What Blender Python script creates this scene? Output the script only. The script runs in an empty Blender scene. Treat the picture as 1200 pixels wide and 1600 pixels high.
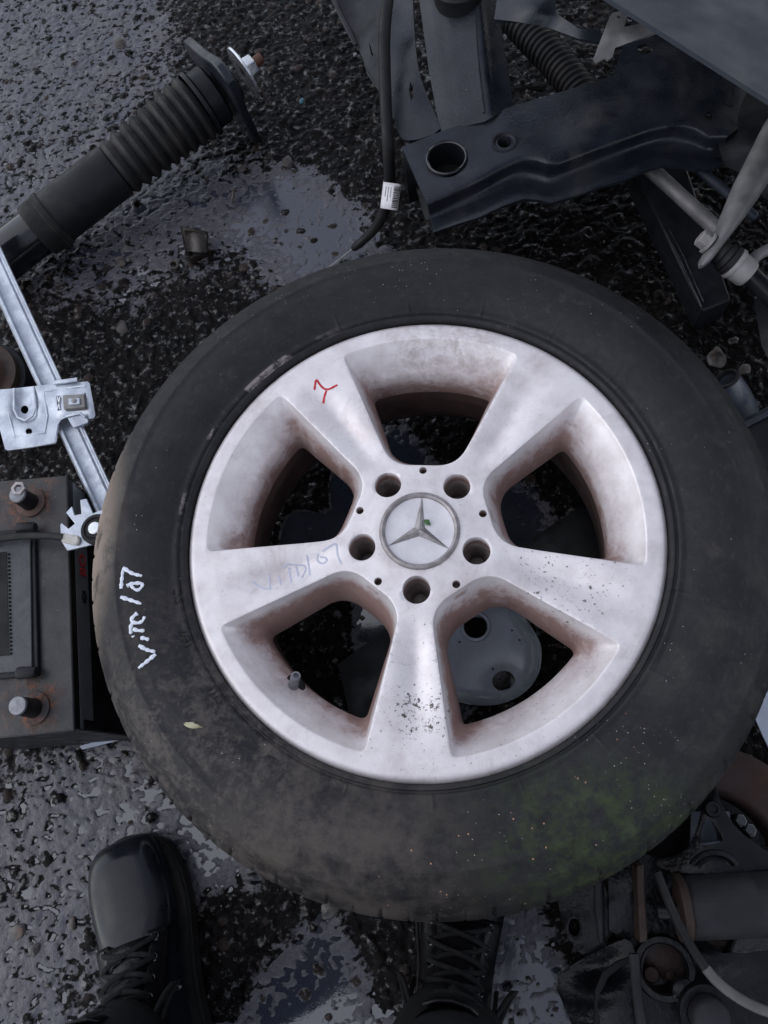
import bpy, bmesh, math, random
import numpy as np
from mathutils import Vector, Matrix, geometry, Quaternion

random.seed(7)
SC = bpy.context.scene
COL = SC.collection
R = math.radians

# ------------------------------------------------------------------ camera
# measured from the photograph: focal length in photo pixels, the direction of the
# nadir in the camera frame, and the height of the lens over the ground
F = 1247.0
NX, NY = 0.12622, 0.34011
FACE = 0.265                      # height of the rim face above the ground
HC = FACE + 0.70290               # height of the lens
CAMX, CAMY = 0.05970, -0.21865    # the hub is the origin
_n = Vector((NX, NY, 1)).normalized()
_up = -_n
_yw = Vector((0, -1, 0)); _yw = (_yw - _yw.dot(_up) * _up).normalized()
_xw = _yw.cross(_up)
CAMPOS = Vector((CAMX, CAMY, HC))
XW, YW, UP = np.array(_xw), np.array(_yw), np.array(_up)

cam_d = bpy.data.cameras.new('camera')
cam = bpy.data.objects.new('camera', cam_d); COL.objects.link(cam)
cx = Vector((_xw[0], _yw[0], _up[0]))
cy = -Vector((_xw[1], _yw[1], _up[1]))
cz = -Vector((_xw[2], _yw[2], _up[2]))
m = Matrix((cx, cy, cz)).transposed().to_4x4(); m.translation = CAMPOS
cam.matrix_world = m
cam_d.sensor_fit = 'HORIZONTAL'; cam_d.sensor_width = 36.0
cam_d.lens = 36.0 * F / 1200.0
cam_d.clip_start = 0.02; cam_d.clip_end = 500
SC.camera = cam

# ------------------------------------------------------------------ sky, sun, exposure (overcast)
SUN_EL, SUN_ROT = R(45), R(262)
world = bpy.data.worlds.new('World'); SC.world = world; world.use_nodes = True
wt = world.node_tree; wt.nodes.clear()
wo = wt.nodes.new('ShaderNodeOutputWorld'); bg = wt.nodes.new('ShaderNodeBackground')
sk = wt.nodes.new('ShaderNodeTexSky'); sk.sky_type = 'NISHITA'; sk.sun_disc = False
sk.sun_elevation = SUN_EL; sk.sun_rotation = SUN_ROT
sk.air_density = 1.0; sk.dust_density = 0.6; sk.ozone_density = 1.0
hs = wt.nodes.new('ShaderNodeHueSaturation'); hs.inputs['Hue'].default_value = 0.512; hs.inputs['Saturation'].default_value = 0.40
wt.links.new(sk.outputs[0], hs.inputs['Color']); wt.links.new(hs.outputs[0], bg.inputs[0])
bg.inputs[1].default_value = 0.15
wt.links.new(bg.outputs[0], wo.inputs[0])
sun_d = bpy.data.lights.new('sun', 'SUN'); sun = bpy.data.objects.new('sun', sun_d); COL.objects.link(sun)
sun_d.energy = 0.5; sun_d.angle = R(90); sun_d.color = (0.96, 0.97, 1.0)
sdir = Vector((math.sin(SUN_ROT) * math.cos(SUN_EL), math.cos(SUN_ROT) * math.cos(SUN_EL), math.sin(SUN_EL)))
sun.rotation_euler = sdir.to_track_quat('Z', 'Y').to_euler()
SC.view_settings.view_transform = 'Standard'; SC.view_settings.look = 'None'
SC.view_settings.exposure = 0.68; SC.view_settings.gamma = 1.0
SC.view_settings.use_curve_mapping = False
SC.cycles.max_bounces = 5; SC.cycles.diffuse_bounces = 3; SC.cycles.glossy_bounces = 3

# ------------------------------------------------------------------ helpers: places
def PN(px, py, z):
    """photo pixel(s) + real height -> world points (numpy)"""
    px = np.asarray(px, float); py = np.asarray(py, float); z = np.asarray(z, float)
    rx, ry = (px - 600) / F, (py - 800) / F
    u = rx * UP[0] + ry * UP[1] + UP[2]
    t = -(HC - z) / u
    X = t * (rx * XW[0] + ry * XW[1] + XW[2]) + CAMX
    Y = t * (rx * YW[0] + ry * YW[1] + YW[2]) + CAMY
    return np.stack([X, Y, z + 0 * X], -1)
def P(px, py, z=0.0): return Vector(PN(px, py, z).tolist())
def mpp(px, py, z):
    return (P(px + 10, py, z) - P(px, py, z)).length / 10

# ------------------------------------------------------------------ helpers: objects
def put(name, mesh, mat, parent=None):
    o = bpy.data.objects.new(name, mesh); COL.objects.link(o)
    if mat is not None and not mesh.materials: mesh.materials.append(mat)
    if parent is not None:
        o.parent = parent
        if parent.type == 'EMPTY': o.matrix_parent_inverse = Matrix.Translation(-parent.location)
    return o
def thing(name, label, cat, loc, group=None):
    o = bpy.data.objects.new(name, None); COL.objects.link(o)
    o.location = loc; o.empty_display_size = 0.03
    return tag(o, label, cat, group)
def tag(o, label, cat, group=None):
    o['label'] = label; o['category'] = cat
    if group: o['group'] = group
    return o

class MB:
    def __init__(s): s.v = []; s.f = []
    def add(s, vs, fs):
        b = len(s.v); s.v += [tuple(x) for x in vs]; s.f += [tuple(b + i for i in f) for f in fs]
    def loft(s, rings, closed=True, caps=(False, False), loop=False):
        n = len(rings[0]); vs = [p for r in rings for p in r]; fs = []
        for i in range(len(rings) - (0 if loop else 1)):
            a, b = i * n, ((i + 1) % len(rings)) * n
            for j in range(n if closed else n - 1):
                k = (j + 1) % n
                fs.append((a + j, a + k, b + k, b + j))
        if caps[0]: fs.append(tuple(range(n - 1, -1, -1)))
        if caps[1]: fs.append(tuple(range((len(rings) - 1) * n, len(rings) * n)))
        s.add(vs, fs); return s
    def tube(s, pts, r, n=12, caps=True, flat=1.0, up=None):
        """r: number or list; flat: second radius factor (number or list), along `up`"""
        pts = [Vector(p) for p in pts]; rr = r if isinstance(r, (list, tuple)) else [r] * len(pts)
        ff = flat if isinstance(flat, (list, tuple)) else [flat] * len(pts)
        rings = []; N = None
        for i, p in enumerate(pts):
            t = (pts[min(i + 1, len(pts) - 1)] - pts[max(i - 1, 0)]).normalized()
            if up is not None: N = Vector(up); N = (N - N.dot(t) * t).normalized()
            elif N is None:
                N = Vector((0, 0, 1)) if abs(t.z) < 0.9 else Vector((1, 0, 0))
                N = (N - N.dot(t) * t).normalized()
            else: N = (N - N.dot(t) * t).normalized()
            B = t.cross(N)
            rings.append([p + B * math.cos(a) * rr[i] + N * math.sin(a) * rr[i] * ff[i] for a in [2 * math.pi * k / n for k in range(n)]])
        return s.loft(rings, True, (caps, caps))
    def lathe(s, o, ax, prof, n=32, caps=(False, False), phase=0.0):
        o = Vector(o); ax = Vector(ax).normalized()
        u = Vector((1, 0, 0)) if abs(ax.x) < 0.8 else Vector((0, 1, 0))
        u = (u - u.dot(ax) * ax).normalized(); w = ax.cross(u)
        rings = [[o + ax * h + (u * math.cos(a) + w * math.sin(a)) * r for a in [phase + 2 * math.pi * k / n for k in range(n)]] for r, h in prof]
        return s.loft(rings, True, caps)
    def prism(s, poly, vec):
        n = len(poly); vec = Vector(vec); top = [Vector(p) for p in poly]; bot = [p + vec for p in top]
        fs = [tuple(range(n)), tuple(range(2 * n - 1, n - 1, -1))]
        fs += [(i, n + i, n + (i + 1) % n, (i + 1) % n) for i in range(n)]
        s.add(top + bot, fs); return s
    def box(s, c, X, Y, Z):
        c, X, Y, Z = map(Vector, (c, X, Y, Z))
        return s.prism([c - X - Y + Z, c + X - Y + Z, c + X + Y + Z, c - X + Y + Z], -2 * Z)
    def mesh(s, name, sharp=35, weld=False):
        me = bpy.data.meshes.new(name); me.from_pydata(s.v, [], s.f)
        bm = bmesh.new(); bm.from_mesh(me)
        if weld: bmesh.ops.remove_doubles(bm, verts=bm.verts, dist=2e-5)
        bmesh.ops.recalc_face_normals(bm, faces=bm.faces); bm.to_mesh(me); bm.free()
        me.shade_smooth()
        if sharp: me.set_sharp_from_angle(angle=R(sharp))
        return me
    def build(s, name, mat, parent=None, sharp=35, bevel=0, sub=0, weld=False):
        o = put(name, s.mesh(name, sharp, weld), mat, parent)
        if bevel:
            b = o.modifiers.new('Bevel', 'BEVEL'); b.width = bevel; b.segments = 2; b.limit_method = 'ANGLE'; b.angle_limit = R(40)
        if sub:
            b = o.modifiers.new('Subdivision', 'SUBSURF'); b.levels = sub; b.render_levels = sub
        return o

def pip(pts, poly):
    x, y = pts[:, 0], pts[:, 1]; ins = np.zeros(len(pts), bool); n = len(poly)
    for i in range(n):
        x1, y1 = poly[i]; x2, y2 = poly[(i + 1) % n]
        c = ((y1 > y) != (y2 > y))
        with np.errstate(divide='ignore', invalid='ignore'):
            ins ^= c & (x < (x2 - x1) * (y - y1) / (y2 - y1 + 1e-30) + x1)
    return ins
def resample(poly, step, closed=True):
    out = []
    n = len(poly)
    for i in range(n if closed else n - 1):
        a, b = np.array(poly[i], float), np.array(poly[(i + 1) % n], float)
        k = max(1, int(round(np.linalg.norm(b - a) / step)))
        out += [tuple(a + (b - a) * j / k) for j in range(k)]
    if not closed: out.append(tuple(poly[-1]))
    return out
def smooth_poly(poly, it=2, closed=True):
    for _ in range(it):
        q = []; n = len(poly)
        for i in range(n if closed else n - 1):
            a, b = np.array(poly[i], float), np.array(poly[(i + 1) % n], float)
            q += [tuple(.75 * a + .25 * b), tuple(.25 * a + .75 * b)]
        if not closed: q = [poly[0]] + q + [poly[-1]]
        poly = q
    return poly
def triangulate(loops, step, extra=None):
    """CDT of loops[0] minus the other loops, filled with a jittered grid; returns (Nx2 points, triangles)"""
    pts = []; edges = []
    for l in loops:
        b = len(pts); pts += list(l); edges += [(b + i, b + (i + 1) % len(l)) for i in range(len(l))]
    A = np.array(loops[0]); lo, hi = A.min(0), A.max(0)
    gx, gy = np.meshgrid(np.arange(lo[0] + step / 2, hi[0], step), np.arange(lo[1] + step / 2, hi[1], step))
    gx[1::2] += step / 2
    g = np.c_[gx.ravel(), gy.ravel()]
    k = pip(g, loops[0])
    for h in loops[1:]: k &= ~pip(g, h)
    g = g[k]
    B = np.array(pts)
    if len(g):
        d = np.concatenate([np.sqrt(((c[:, None] - B[None]) ** 2).sum(-1)).min(1) for c in np.array_split(g, max(1, len(g) // 400))])
        g = g[d > step * .45]
    allp = [Vector((float(a), float(b))) for a, b in pts] + [Vector((float(a), float(b))) for a, b in g]
    vo, eo, fo, *_ = geometry.delaunay_2d_cdt(allp, edges, [], 0, 1e-9)
    V = np.array([(p.x, p.y) for p in vo]); T = np.array([f for f in fo if len(f) == 3])
    c = V[T].mean(1)
    k = pip(c, loops[0])
    for h in loops[1:]: k &= ~pip(c, h)
    return V, T[k]
def rbf(ctrl):
    C = np.array(ctrl, float); p = C[:, :2]; n = len(p)
    d = np.sqrt(((p[:, None] - p[None]) ** 2).sum(-1))
    dn = d + np.eye(n) * 1e9; c2 = (.6 * dn.min(1).mean()) ** 2; d = np.sqrt(d * d + c2)
    A = np.zeros((n + 1, n + 1)); A[:n, :n] = -d; A[:n, n] = 1; A[n, :n] = 1
    A[:n, :n] -= np.eye(n) * 1e-3
    w = np.linalg.solve(A, np.r_[C[:, 2], 0])
    def f(x, y):
        x = np.asarray(x, float); s = x.shape; q = np.c_[x.ravel(), np.asarray(y, float).ravel()]
        o = np.empty(len(q))
        for i in range(0, len(q), 20000):
            o[i:i + 20000] = -np.sqrt(((q[i:i + 20000, None] - p[None]) ** 2).sum(-1) + c2) @ w[:n] + w[n]
        return o.reshape(s)
    return f
def ell(cx, cy, rx, ry=None, n=28):
    ry = ry or rx
    return [(cx + rx * math.cos(2 * math.pi * i / n), cy + ry * math.sin(2 * math.pi * i / n)) for i in range(n)]
def sheet(name, poly, z, mat, parent=None, holes=(), thick=.004, step=9, sharp=50, bevel=0):
    """pressed sheet or slab whose outline is given in photo pixels at real heights; z: number or control points"""
    fn = z if callable(z) else (lambda x, y: np.full(np.shape(x), float(z))) if isinstance(z, (int, float)) else rbf(z)
    loops = [resample(poly, step)] + [list(h) for h in holes]
    V, T = triangulate(loops, step)
    W = PN(V[:, 0], V[:, 1], fn(V[:, 0], V[:, 1]))
    me = bpy.data.meshes.new(name); me.from_pydata(W.tolist(), [], T.tolist())
    bm = bmesh.new(); bm.from_mesh(me); bmesh.ops.recalc_face_normals(bm, faces=bm.faces)
    if sum(f.normal.z for f in bm.faces) < 0: bmesh.ops.reverse_faces(bm, faces=bm.faces)
    bm.to_mesh(me); bm.free(); me.shade_smooth(); me.set_sharp_from_angle(angle=R(sharp))
    o = put(name, me, mat, parent)
    s = o.modifiers.new('Solidify', 'SOLIDIFY'); s.thickness = thick; s.offset = -1
    if bevel:
        b = o.modifiers.new('Bevel', 'BEVEL'); b.width = bevel; b.segments = 2; b.limit_method = 'ANGLE'; b.angle_limit = R(55)
    b = o.modifiers.new('Edge Split', 'EDGE_SPLIT'); b.split_angle = R(50)
    return o

# ------------------------------------------------------------------ helpers: materials
class NT:
    def __init__(s, name):
        s.m = bpy.data.materials.new(name); s.m.use_nodes = True; s.t = s.m.node_tree; s.t.nodes.clear()
        s.out = s.t.nodes.new('ShaderNodeOutputMaterial'); s.b = s.t.nodes.new('ShaderNodeBsdfPrincipled')
        s.t.links.new(s.b.outputs[0], s.out.inputs[0])
        s.co = s.t.nodes.new('ShaderNodeTexCoord').outputs['Object']
    def set(s, i, v):
        if hasattr(v, 'is_output') or isinstance(v, bpy.types.NodeSocket): s.t.links.new(v, i)
        elif isinstance(v, (tuple, list)): i.default_value = tuple(v) + ((1,) if len(v) == 3 and len(i.default_value) == 4 else ())
        else: i.default_value = v
    def P(s, **k):
        for a, v in k.items(): s.set(s.b.inputs[a.replace('_', ' ')], v)
        return s
    def noise(s, scale, detail=4, rough=.55, dist=0, co=None):
        n = s.t.nodes.new('ShaderNodeTexNoise'); s.t.links.new(co or s.co, n.inputs['Vector'])
        n.inputs['Scale'].default_value = scale; n.inputs['Detail'].default_value = detail
        n.inputs['Roughness'].default_value = rough; n.inputs['Distortion'].default_value = dist
        return n.outputs['Fac']
    def vor(s, scale, feature='F1', out='Distance', rnd=1):
        n = s.t.nodes.new('ShaderNodeTexVoronoi'); n.feature = feature; s.t.links.new(s.co, n.inputs['Vector'])
        n.inputs['Scale'].default_value = scale; n.inputs['Randomness'].default_value = rnd
        return n.outputs[out]
    def ramp(s, fac, *stops):
        n = s.t.nodes.new('ShaderNodeMapRange'); n.interpolation_type = 'SMOOTHSTEP'
        s.set(n.inputs[0], fac); n.inputs[1].default_value = stops[0]; n.inputs[2].default_value = stops[1]
        n.inputs[3].default_value = stops[2] if len(stops) > 2 else 0; n.inputs[4].default_value = stops[3] if len(stops) > 2 else 1
        return n.outputs[0]
    def mix(s, fac, a, b):
        n = s.t.nodes.new('ShaderNodeMix'); n.data_type = 'RGBA'
        s.set(n.inputs[0], fac); s.set(n.inputs[6], a); s.set(n.inputs[7], b); return n.outputs[2]
    def ma(s, op, a, b=0.0):
        n = s.t.nodes.new('ShaderNodeMath'); n.operation = op; n.use_clamp = False
        s.set(n.inputs[0], a); s.set(n.inputs[1], b); return n.outputs[0]
    def near(s, p, r0, r1, sc=(1, 1, 1)):
        a = s.t.nodes.new('ShaderNodeVectorMath'); a.operation = 'SUBTRACT'; s.t.links.new(s.co, a.inputs[0]); a.inputs[1].default_value = p
        c = s.t.nodes.new('ShaderNodeVectorMath'); c.operation = 'MULTIPLY'; s.t.links.new(a.outputs[0], c.inputs[0]); c.inputs[1].default_value = sc
        b = s.t.nodes.new('ShaderNodeVectorMath'); b.operation = 'LENGTH'; s.t.links.new(c.outputs[0], b.inputs[0])
        return s.ramp(b.outputs['Value'], r0, r1, 1, 0)
    def attr(s, name):
        n = s.t.nodes.new('ShaderNodeAttribute'); n.attribute_name = name; return n.outputs['Fac']
    def bump(s, h, strength=.3, dist=.002):
        n = s.t.nodes.new('ShaderNodeBump'); s.set(n.inputs['Height'], h)
        n.inputs['Strength'].default_value = strength; n.inputs['Distance'].default_value = dist
        s.t.links.new(n.outputs[0], s.b.inputs['Normal']); return s

def simple(name, c1, c2, rough=.5, metal=0.0, scale=30, bump=.25, bscale=260, rust=None, rustlim=(.55, .68), specks=0, dust=None, dustlim=(.45, .7), bdist=.0012, rrange=.12, spec=None):
    n = NT(name)
    if spec is None: spec = .22 if max(c1) < .05 else .5
    c = n.mix(n.ramp(n.noise(scale, 5, .6), .35, .65), c1, c2)
    if dust: c = n.mix(n.ma('MULTIPLY', n.ramp(n.noise(scale * .6, 6, .65, .5), *dustlim), .8), c, dust)
    rg = n.ramp(n.noise(scale * 1.7, 4), .3, .7, rough - rrange, rough + rrange)
    if rust:
        rm = n.ramp(n.noise(scale * .45, 7, .7, .6), *rustlim)
        c = n.mix(rm, c, n.mix(n.noise(scale * 8, 3), rust, tuple(x * .4 for x in rust)))
        rg = n.ma('MAXIMUM', rg, n.ma('MULTIPLY', rm, .8))
    if specks:
        d = n.vor(300); sel = n.ramp(n.noise(41, 2), .56, .6)
        c = n.mix(n.ma('MULTIPLY', n.ma('LESS_THAN', d, specks), sel), c, (.45, .42, .38))
    n.P(Base_Color=c, Roughness=rg, Metallic=metal, Specular_IOR_Level=spec)
    if bump: n.bump(n.noise(bscale, 4, .6), bump, bdist)
    return n.m

# ------------------------------------------------------------------ materials
def ground_mat():
    n = NT('wet_tarry_ground')
    film = n.attr('film')                                                          # silt on the tar, lowered in pits to paint their shade
    tar = n.mix(n.ramp(n.noise(14, 6, .6), .38, .68), (.0030, .0028, .0030), (.0075, .0066, .0066))
    tar = n.mix(n.ma('MULTIPLY', n.ramp(n.noise(140, 3, .6), .5, .75), .5), tar, (.018, .015, .0145))
    tar = n.mix(n.ramp(n.noise(23, 6, .7), .64, .76), tar, (.022, .012, .008))       # rusty mud
    sv = n.attr('stone')
    tar = n.mix(n.ramp(sv, .62, 1.0, 0, .75), tar, n.mix(n.noise(30, 2), (.034, .030, .030), (.040, .025, .019)))
    tar = n.mix(n.ramp(sv, .3, 0, 0, .8), tar, (.0035, .0035, .004))
    silt = n.mix(n.ramp(n.noise(11, 5, .6), .35, .68), (.047, .047, .062), (.066, .060, .068))
    sv = n.attr('stone')
    tar = n.mix(n.ramp(sv, .62, 1.0, 0, .75), tar, n.mix(n.noise(30, 2), (.034, .030, .030), (.040, .025, .019)))
    tar = n.mix(n.ramp(sv, .3, 0, 0, .8), tar, (.0035, .0035, .004))
    silt = n.mix(n.ramp(n.noise(46, 5, .65), .42, .68, 0, .6), silt, (.034, .031, .036))
    fm = n.ramp(n.ma('ADD', film, n.ma('MULTIPLY', n.ma('SUBTRACT', n.noise(240, 4, .65), .5), .9)), .30, .62)
    c = n.mix(fm, tar, silt)
    d = n.vor(170); sel = n.ramp(n.noise(33, 2), .55, .62)
    c = n.mix(n.ma('MULTIPLY', n.ma('LESS_THAN', d, .12), sel), c, n.mix(n.noise(60, 2), (.10, .085, .078), (.10, .055, .04)))
    rg = n.ramp(n.noise(60, 4), .35, .7, .10, .32)
    n.P(Base_Color=c, Roughness=n.ma('ADD', rg, n.ma('MULTIPLY', fm, .06)), Specular_IOR_Level=n.ma('MAXIMUM', n.ramp(n.noise(95, 4, .65), .54, .68, .05, .9), n.ma('MULTIPLY', fm, .5)))
    n.bump(n.ma('ADD', n.noise(420, 4, .65), n.ma('MULTIPLY', n.noise(150, 4, .6), 1.2)), .45, .0016)
    return n.m
def puddle_mat():
    n = NT('muddy_puddle_film')
    c = n.mix(n.ramp(n.noise(9, 5, .6), .35, .68), (.026, .030, .045), (.036, .037, .050))
    c = n.mix(n.ma('MULTIPLY', n.ramp(n.noise(220, 4, .7), .5, .72), .5), c, (.018, .017, .018))
    n.P(Base_Color=c, Roughness=n.ramp(n.noise(5, 3), .4, .65, .05, .2)); n.b.inputs['IOR'].default_value = 1.85
    n.bump(n.noise(60, 4, .6), .12, .0012)
    return n.m
def tyre_mat():
    n = NT('old_tyre_rubber')
    c = n.mix(n.ramp(n.noise(25, 5), .35, .7), (.0054, .0050, .0070), (.0098, .0092, .0115))
    cl = n.noise(46, 7, .72, .4)
    hazy = n.ramp(n.noise(11, 4, .6), .42, .66)
    c = n.mix(n.ma('MULTIPLY', n.ma('MULTIPLY', n.ramp(cl, .5, .72), hazy), .5), c, (.060, .056, .054))
    sx = n.t.nodes.new('ShaderNodeSeparateXYZ'); n.t.links.new(n.co, sx.inputs[0])
    rad = n.ma('SQRT', n.ma('ADD', n.ma('MULTIPLY', sx.outputs[0], sx.outputs[0]), n.ma('MULTIPLY', sx.outputs[1], sx.outputs[1])))
    pol = n.t.nodes.new('ShaderNodeCombineXYZ'); n.t.links.new(n.ma('MULTIPLY', rad, 9.0), pol.inputs[0]); n.t.links.new(n.ma('ARCTAN2', sx.outputs[1], sx.outputs[0]), pol.inputs[1]); n.t.links.new(sx.outputs[2], pol.inputs[2])
    stk = n.noise(34, 6, .7, .3, pol.outputs[0])                                    # scuffs that run round the sidewall
    c = n.mix(n.ma('MULTIPLY', n.ramp(stk, .52, .74), .26), c, (.060, .056, .055))
    bead = n.ma('MULTIPLY', n.ramp(rad, .226, .2275, 0, 1), n.ramp(rad, .2315, .2345, 1, 0))
    c = n.mix(n.ma('MULTIPLY', bead, n.ma('MULTIPLY', n.ramp(n.noise(22, 5, .7), .52, .62), n.near((-.17, .10, FACE), .06, .16))), c, (.22, .19, .19))   # chalky bead line
    low = n.near((-.20, -.235, FACE - .01), .05, .24)                              # dried mud, lower left
    c = n.mix(n.ma('MULTIPLY', n.ma('MULTIPLY', n.ramp(n.ma('ADD', cl, n.ma('MULTIPLY', n.ma('SUBTRACT', n.noise(170, 4, .7), .5), .5)), .40, .68), low), .75), c, (.090, .077, .069))
    low2 = n.near((-.06, -.31, FACE - .02), .05, .16)
    c = n.mix(n.ma('MULTIPLY', n.ma('MULTIPLY', n.ramp(n.noise(24, 6, .7), .38, .62), low2), .7), c, (.085, .070, .060))
    sh = n.near((-.325, -.01, FACE - .03), .02, .13, (2.4, .8, 1))                  # tan scuffed shoulder, left
    c = n.mix(n.ma('MULTIPLY', n.ma('MULTIPLY', n.ramp(n.noise(30, 6, .6), .28, .5), sh), .9), c, (.27, .215, .175))
    g1 = n.near((.15, -.262, FACE), .02, .115, (.75, 1.25, 1))                      # algae, lower right
    gr = n.mix(n.noise(300, 3), (.024, .036, .012), (.044, .062, .016))
    c = n.mix(n.ma('MULTIPLY', n.ma('MULTIPLY', n.ramp(n.noise(60, 7, .75), .38, .66), g1), .85), c, gr)
    g2 = n.near((.30, -.14, FACE), .03, .17)
    c = n.mix(n.ma('MULTIPLY', n.ma('MULTIPLY', n.ramp(n.noise(26, 6, .7), .45, .68), g2), .3), c, (.060, .058, .042))
    d = n.vor(230); sel = n.ramp(n.noise(16, 5, .7), .54, .60)                          # light grit
    c = n.mix(n.ma('MULTIPLY', n.ma('LESS_THAN', d, .085), sel), c, (.5, .47, .43))
    d2 = n.vor(120); sel2 = n.near((.08, -.30, FACE), .05, .22)
    c = n.mix(n.ma('MULTIPLY', n.ma('LESS_THAN', d2, .09), n.ma('MULTIPLY', sel2, n.ramp(n.noise(31, 2), .5, .55))), c, (.38, .20, .13))
    n.P(Base_Color=c, Roughness=n.ramp(cl, .3, .7, .5, .78), Specular_IOR_Level=.35)
    n.bump(n.ma('ADD', n.noise(500, 4, .7), n.ma('MULTIPLY', n.noise(90, 3), .7)), .22, .0009)
    return n.m
def alloy_mat():
    n = NT('weathered_silver_alloy')
    base = n.mix(n.ramp(n.noise(30, 6, .65), .35, .7), (.75, .71, .715), (.62, .57, .575))
    base = n.mix(n.ma('MULTIPLY', n.ramp(n.noise(75, 5, .7, 1.2), .55, .75), .4), base, (.47, .42, .43))
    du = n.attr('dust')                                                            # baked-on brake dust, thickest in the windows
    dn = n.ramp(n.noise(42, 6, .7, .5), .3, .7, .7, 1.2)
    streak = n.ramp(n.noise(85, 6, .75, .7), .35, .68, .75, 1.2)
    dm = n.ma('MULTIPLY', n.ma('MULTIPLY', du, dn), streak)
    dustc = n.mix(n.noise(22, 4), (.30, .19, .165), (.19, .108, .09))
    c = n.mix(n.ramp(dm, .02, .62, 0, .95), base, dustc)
    # corrosion chips, lower right spokes and lip
    z1 = n.near((.006, -.165, FACE), .012, .05); z2 = n.near((.135, -.045, FACE), .02, .085); z3 = n.near((.05, -.16, FACE), .05, .2)
    z = n.ma('MAXIMUM', n.ma('MULTIPLY', z1, 1.0), n.ma('MAXIMUM', n.ma('MULTIPLY', z2, .85), n.ma('MULTIPLY', z3, .55)))
    ch = n.noise(260, 6, .75)
    chip = n.ma('MAXIMUM', n.ramp(n.ma('ADD', ch, n.ma('MULTIPLY', z, .10)), .675, .71), n.ramp(n.ma('ADD', n.noise(110, 6, .7), n.ma('MULTIPLY', z1, .12)), .70, .73))
    chip = n.ma('MULTIPLY', chip, n.ramp(z, .15, .4))
    c = n.mix(chip, c, (.09, .075, .07))
    gm = n.ramp(n.noise(13, 7, .7, .8), .50, .74)                                  # thin grime film and smears
    c = n.mix(n.ma('MULTIPLY', gm, .45), c, (.36, .285, .27))
    topst = n.ma('MULTIPLY', n.near((.02, .185, FACE - .018), .03, .085), n.ramp(n.noise(48, 6, .75, .3), .40, .66))   # caked smear in the top window
    c = n.mix(n.ma('MULTIPLY', topst, .62), c, (.30, .225, .205))
    scr = n.ramp(n.noise(420, 2, .5, 3.0), .62, .70)
    c = n.mix(n.ma('MULTIPLY', scr, n.ramp(n.noise(20, 3), .5, .62, 0, .35)), c, (.30, .27, .27))
    sp = n.ma('MULTIPLY', n.ma('LESS_THAN', n.vor(260), .075), n.ramp(n.noise(24, 2), .5, .56))
    c = n.mix(sp, c, (.10, .075, .065))
    hub = n.near((0, 0, FACE), .036, .075)
    pit = n.ma('MULTIPLY', n.ramp(n.noise(330, 5, .7), .55, .66), n.ma('MULTIPLY', hub, n.ramp(n.noise(45, 3), .45, .6)))
    c = n.mix(n.ma('MULTIPLY', pit, .5), c, (.36, .32, .33))
    n.P(Base_Color=c, Metallic=n.ramp(dm, 0, .5, .30, 0), Roughness=n.ramp(n.noise(18, 4), .3, .7, .32, .48))
    n.bump(n.ma('ADD', n.ma('MULTIPLY', n.noise(170, 5, .65), .5), n.ma('MULTIPLY', n.ma('ADD', pit, chip), -.5)), .22, .0007)
    return n.m

M = {}
M['ground'] = ground_mat(); M['puddle'] = puddle_mat(); M['tyre'] = tyre_mat(); M['alloy'] = alloy_mat()
M['barrel'] = simple('dusty_barrel', (.10, .062, .052), (.055, .035, .032), .65, scale=20)
M['lug'] = simple('dirty_bolt_seat', (.30, .26, .25), (.18, .15, .14), .5, .3, scale=60)
M['cap'] = simple('silver_cap', (.66, .64, .66), (.58, .56, .58), .42, .2, scale=60, bump=.15)
M['chrome'] = simple('dull_chrome', (.31, .285, .285), (.20, .18, .18), .33, .5, scale=90, bump=.2, rrange=.08)
M['steel'] = simple('galvanised_steel', (.50, .54, .60), (.37, .40, .46), .38, .6, scale=55, bump=.25, rust=(.16, .09, .06), rustlim=(.72, .8))
M['bright'] = simple('bright_zinc', (.72, .74, .78), (.6, .62, .66), .28, .7, scale=80, bump=.1)
M['blacksteel'] = simple('black_painted_steel', (.009, .011, .017), (.016, .019, .027), .32, .1, scale=18, bump=.3, dust=(.045, .043, .044), dustlim=(.48, .74), specks=.07, spec=.4)
M['blacksteel2'] = simple('matt_black_steel', (.006, .0068, .0092), (.011, .012, .015), .45, .1, scale=25, bump=.3)
M['wetblack'] = simple('wet_black_casting', (.0055, .006, .0075), (.012, .012, .014), .22, .1, scale=22, bump=.5, bscale=130, bdist=.002, rust=(.05, .03, .024), rustlim=(.58, .72))
M['rubber'] = simple('black_rubber', (.008, .008, .0095), (.014, .0135, .0145), .55, scale=30, dust=(.03, .027, .024), dustlim=(.5, .75))
M['sleeve'] = simple('strut_dust_sleeve', (.010, .010, .012), (.015, .0145, .016), .5, scale=25, dust=(.030, .027, .025), dustlim=(.5, .75))
M['bellows'] = simple('strut_bellows_rubber', (.010, .010, .0108), (.015, .0148, .0152), .6, scale=30, dust=(.034, .031, .029), dustlim=(.4, .7))
M['gloss'] = simple('glossy_black_tube', (.006, .0065, .009), (.010, .011, .014), .14, scale=20, bump=.1, spec=.6, rrange=.05)
M['greybar'] = simple('dirty_grey_steel_bar', (.155, .15, .155), (.11, .107, .11), .55, .2, scale=45, rust=(.15, .08, .055), rustlim=(.68, .8), bump=.3)
M['bushing'] = simple('pale_grey_bush', (.25, .24, .235), (.18, .17, .168), .6, .1, scale=60)
M['panel'] = simple('slate_painted_panel', (.016, .020, .030), (.013, .017, .026), .55, scale=8, bump=.08, specks=.03, spec=.3)
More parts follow.
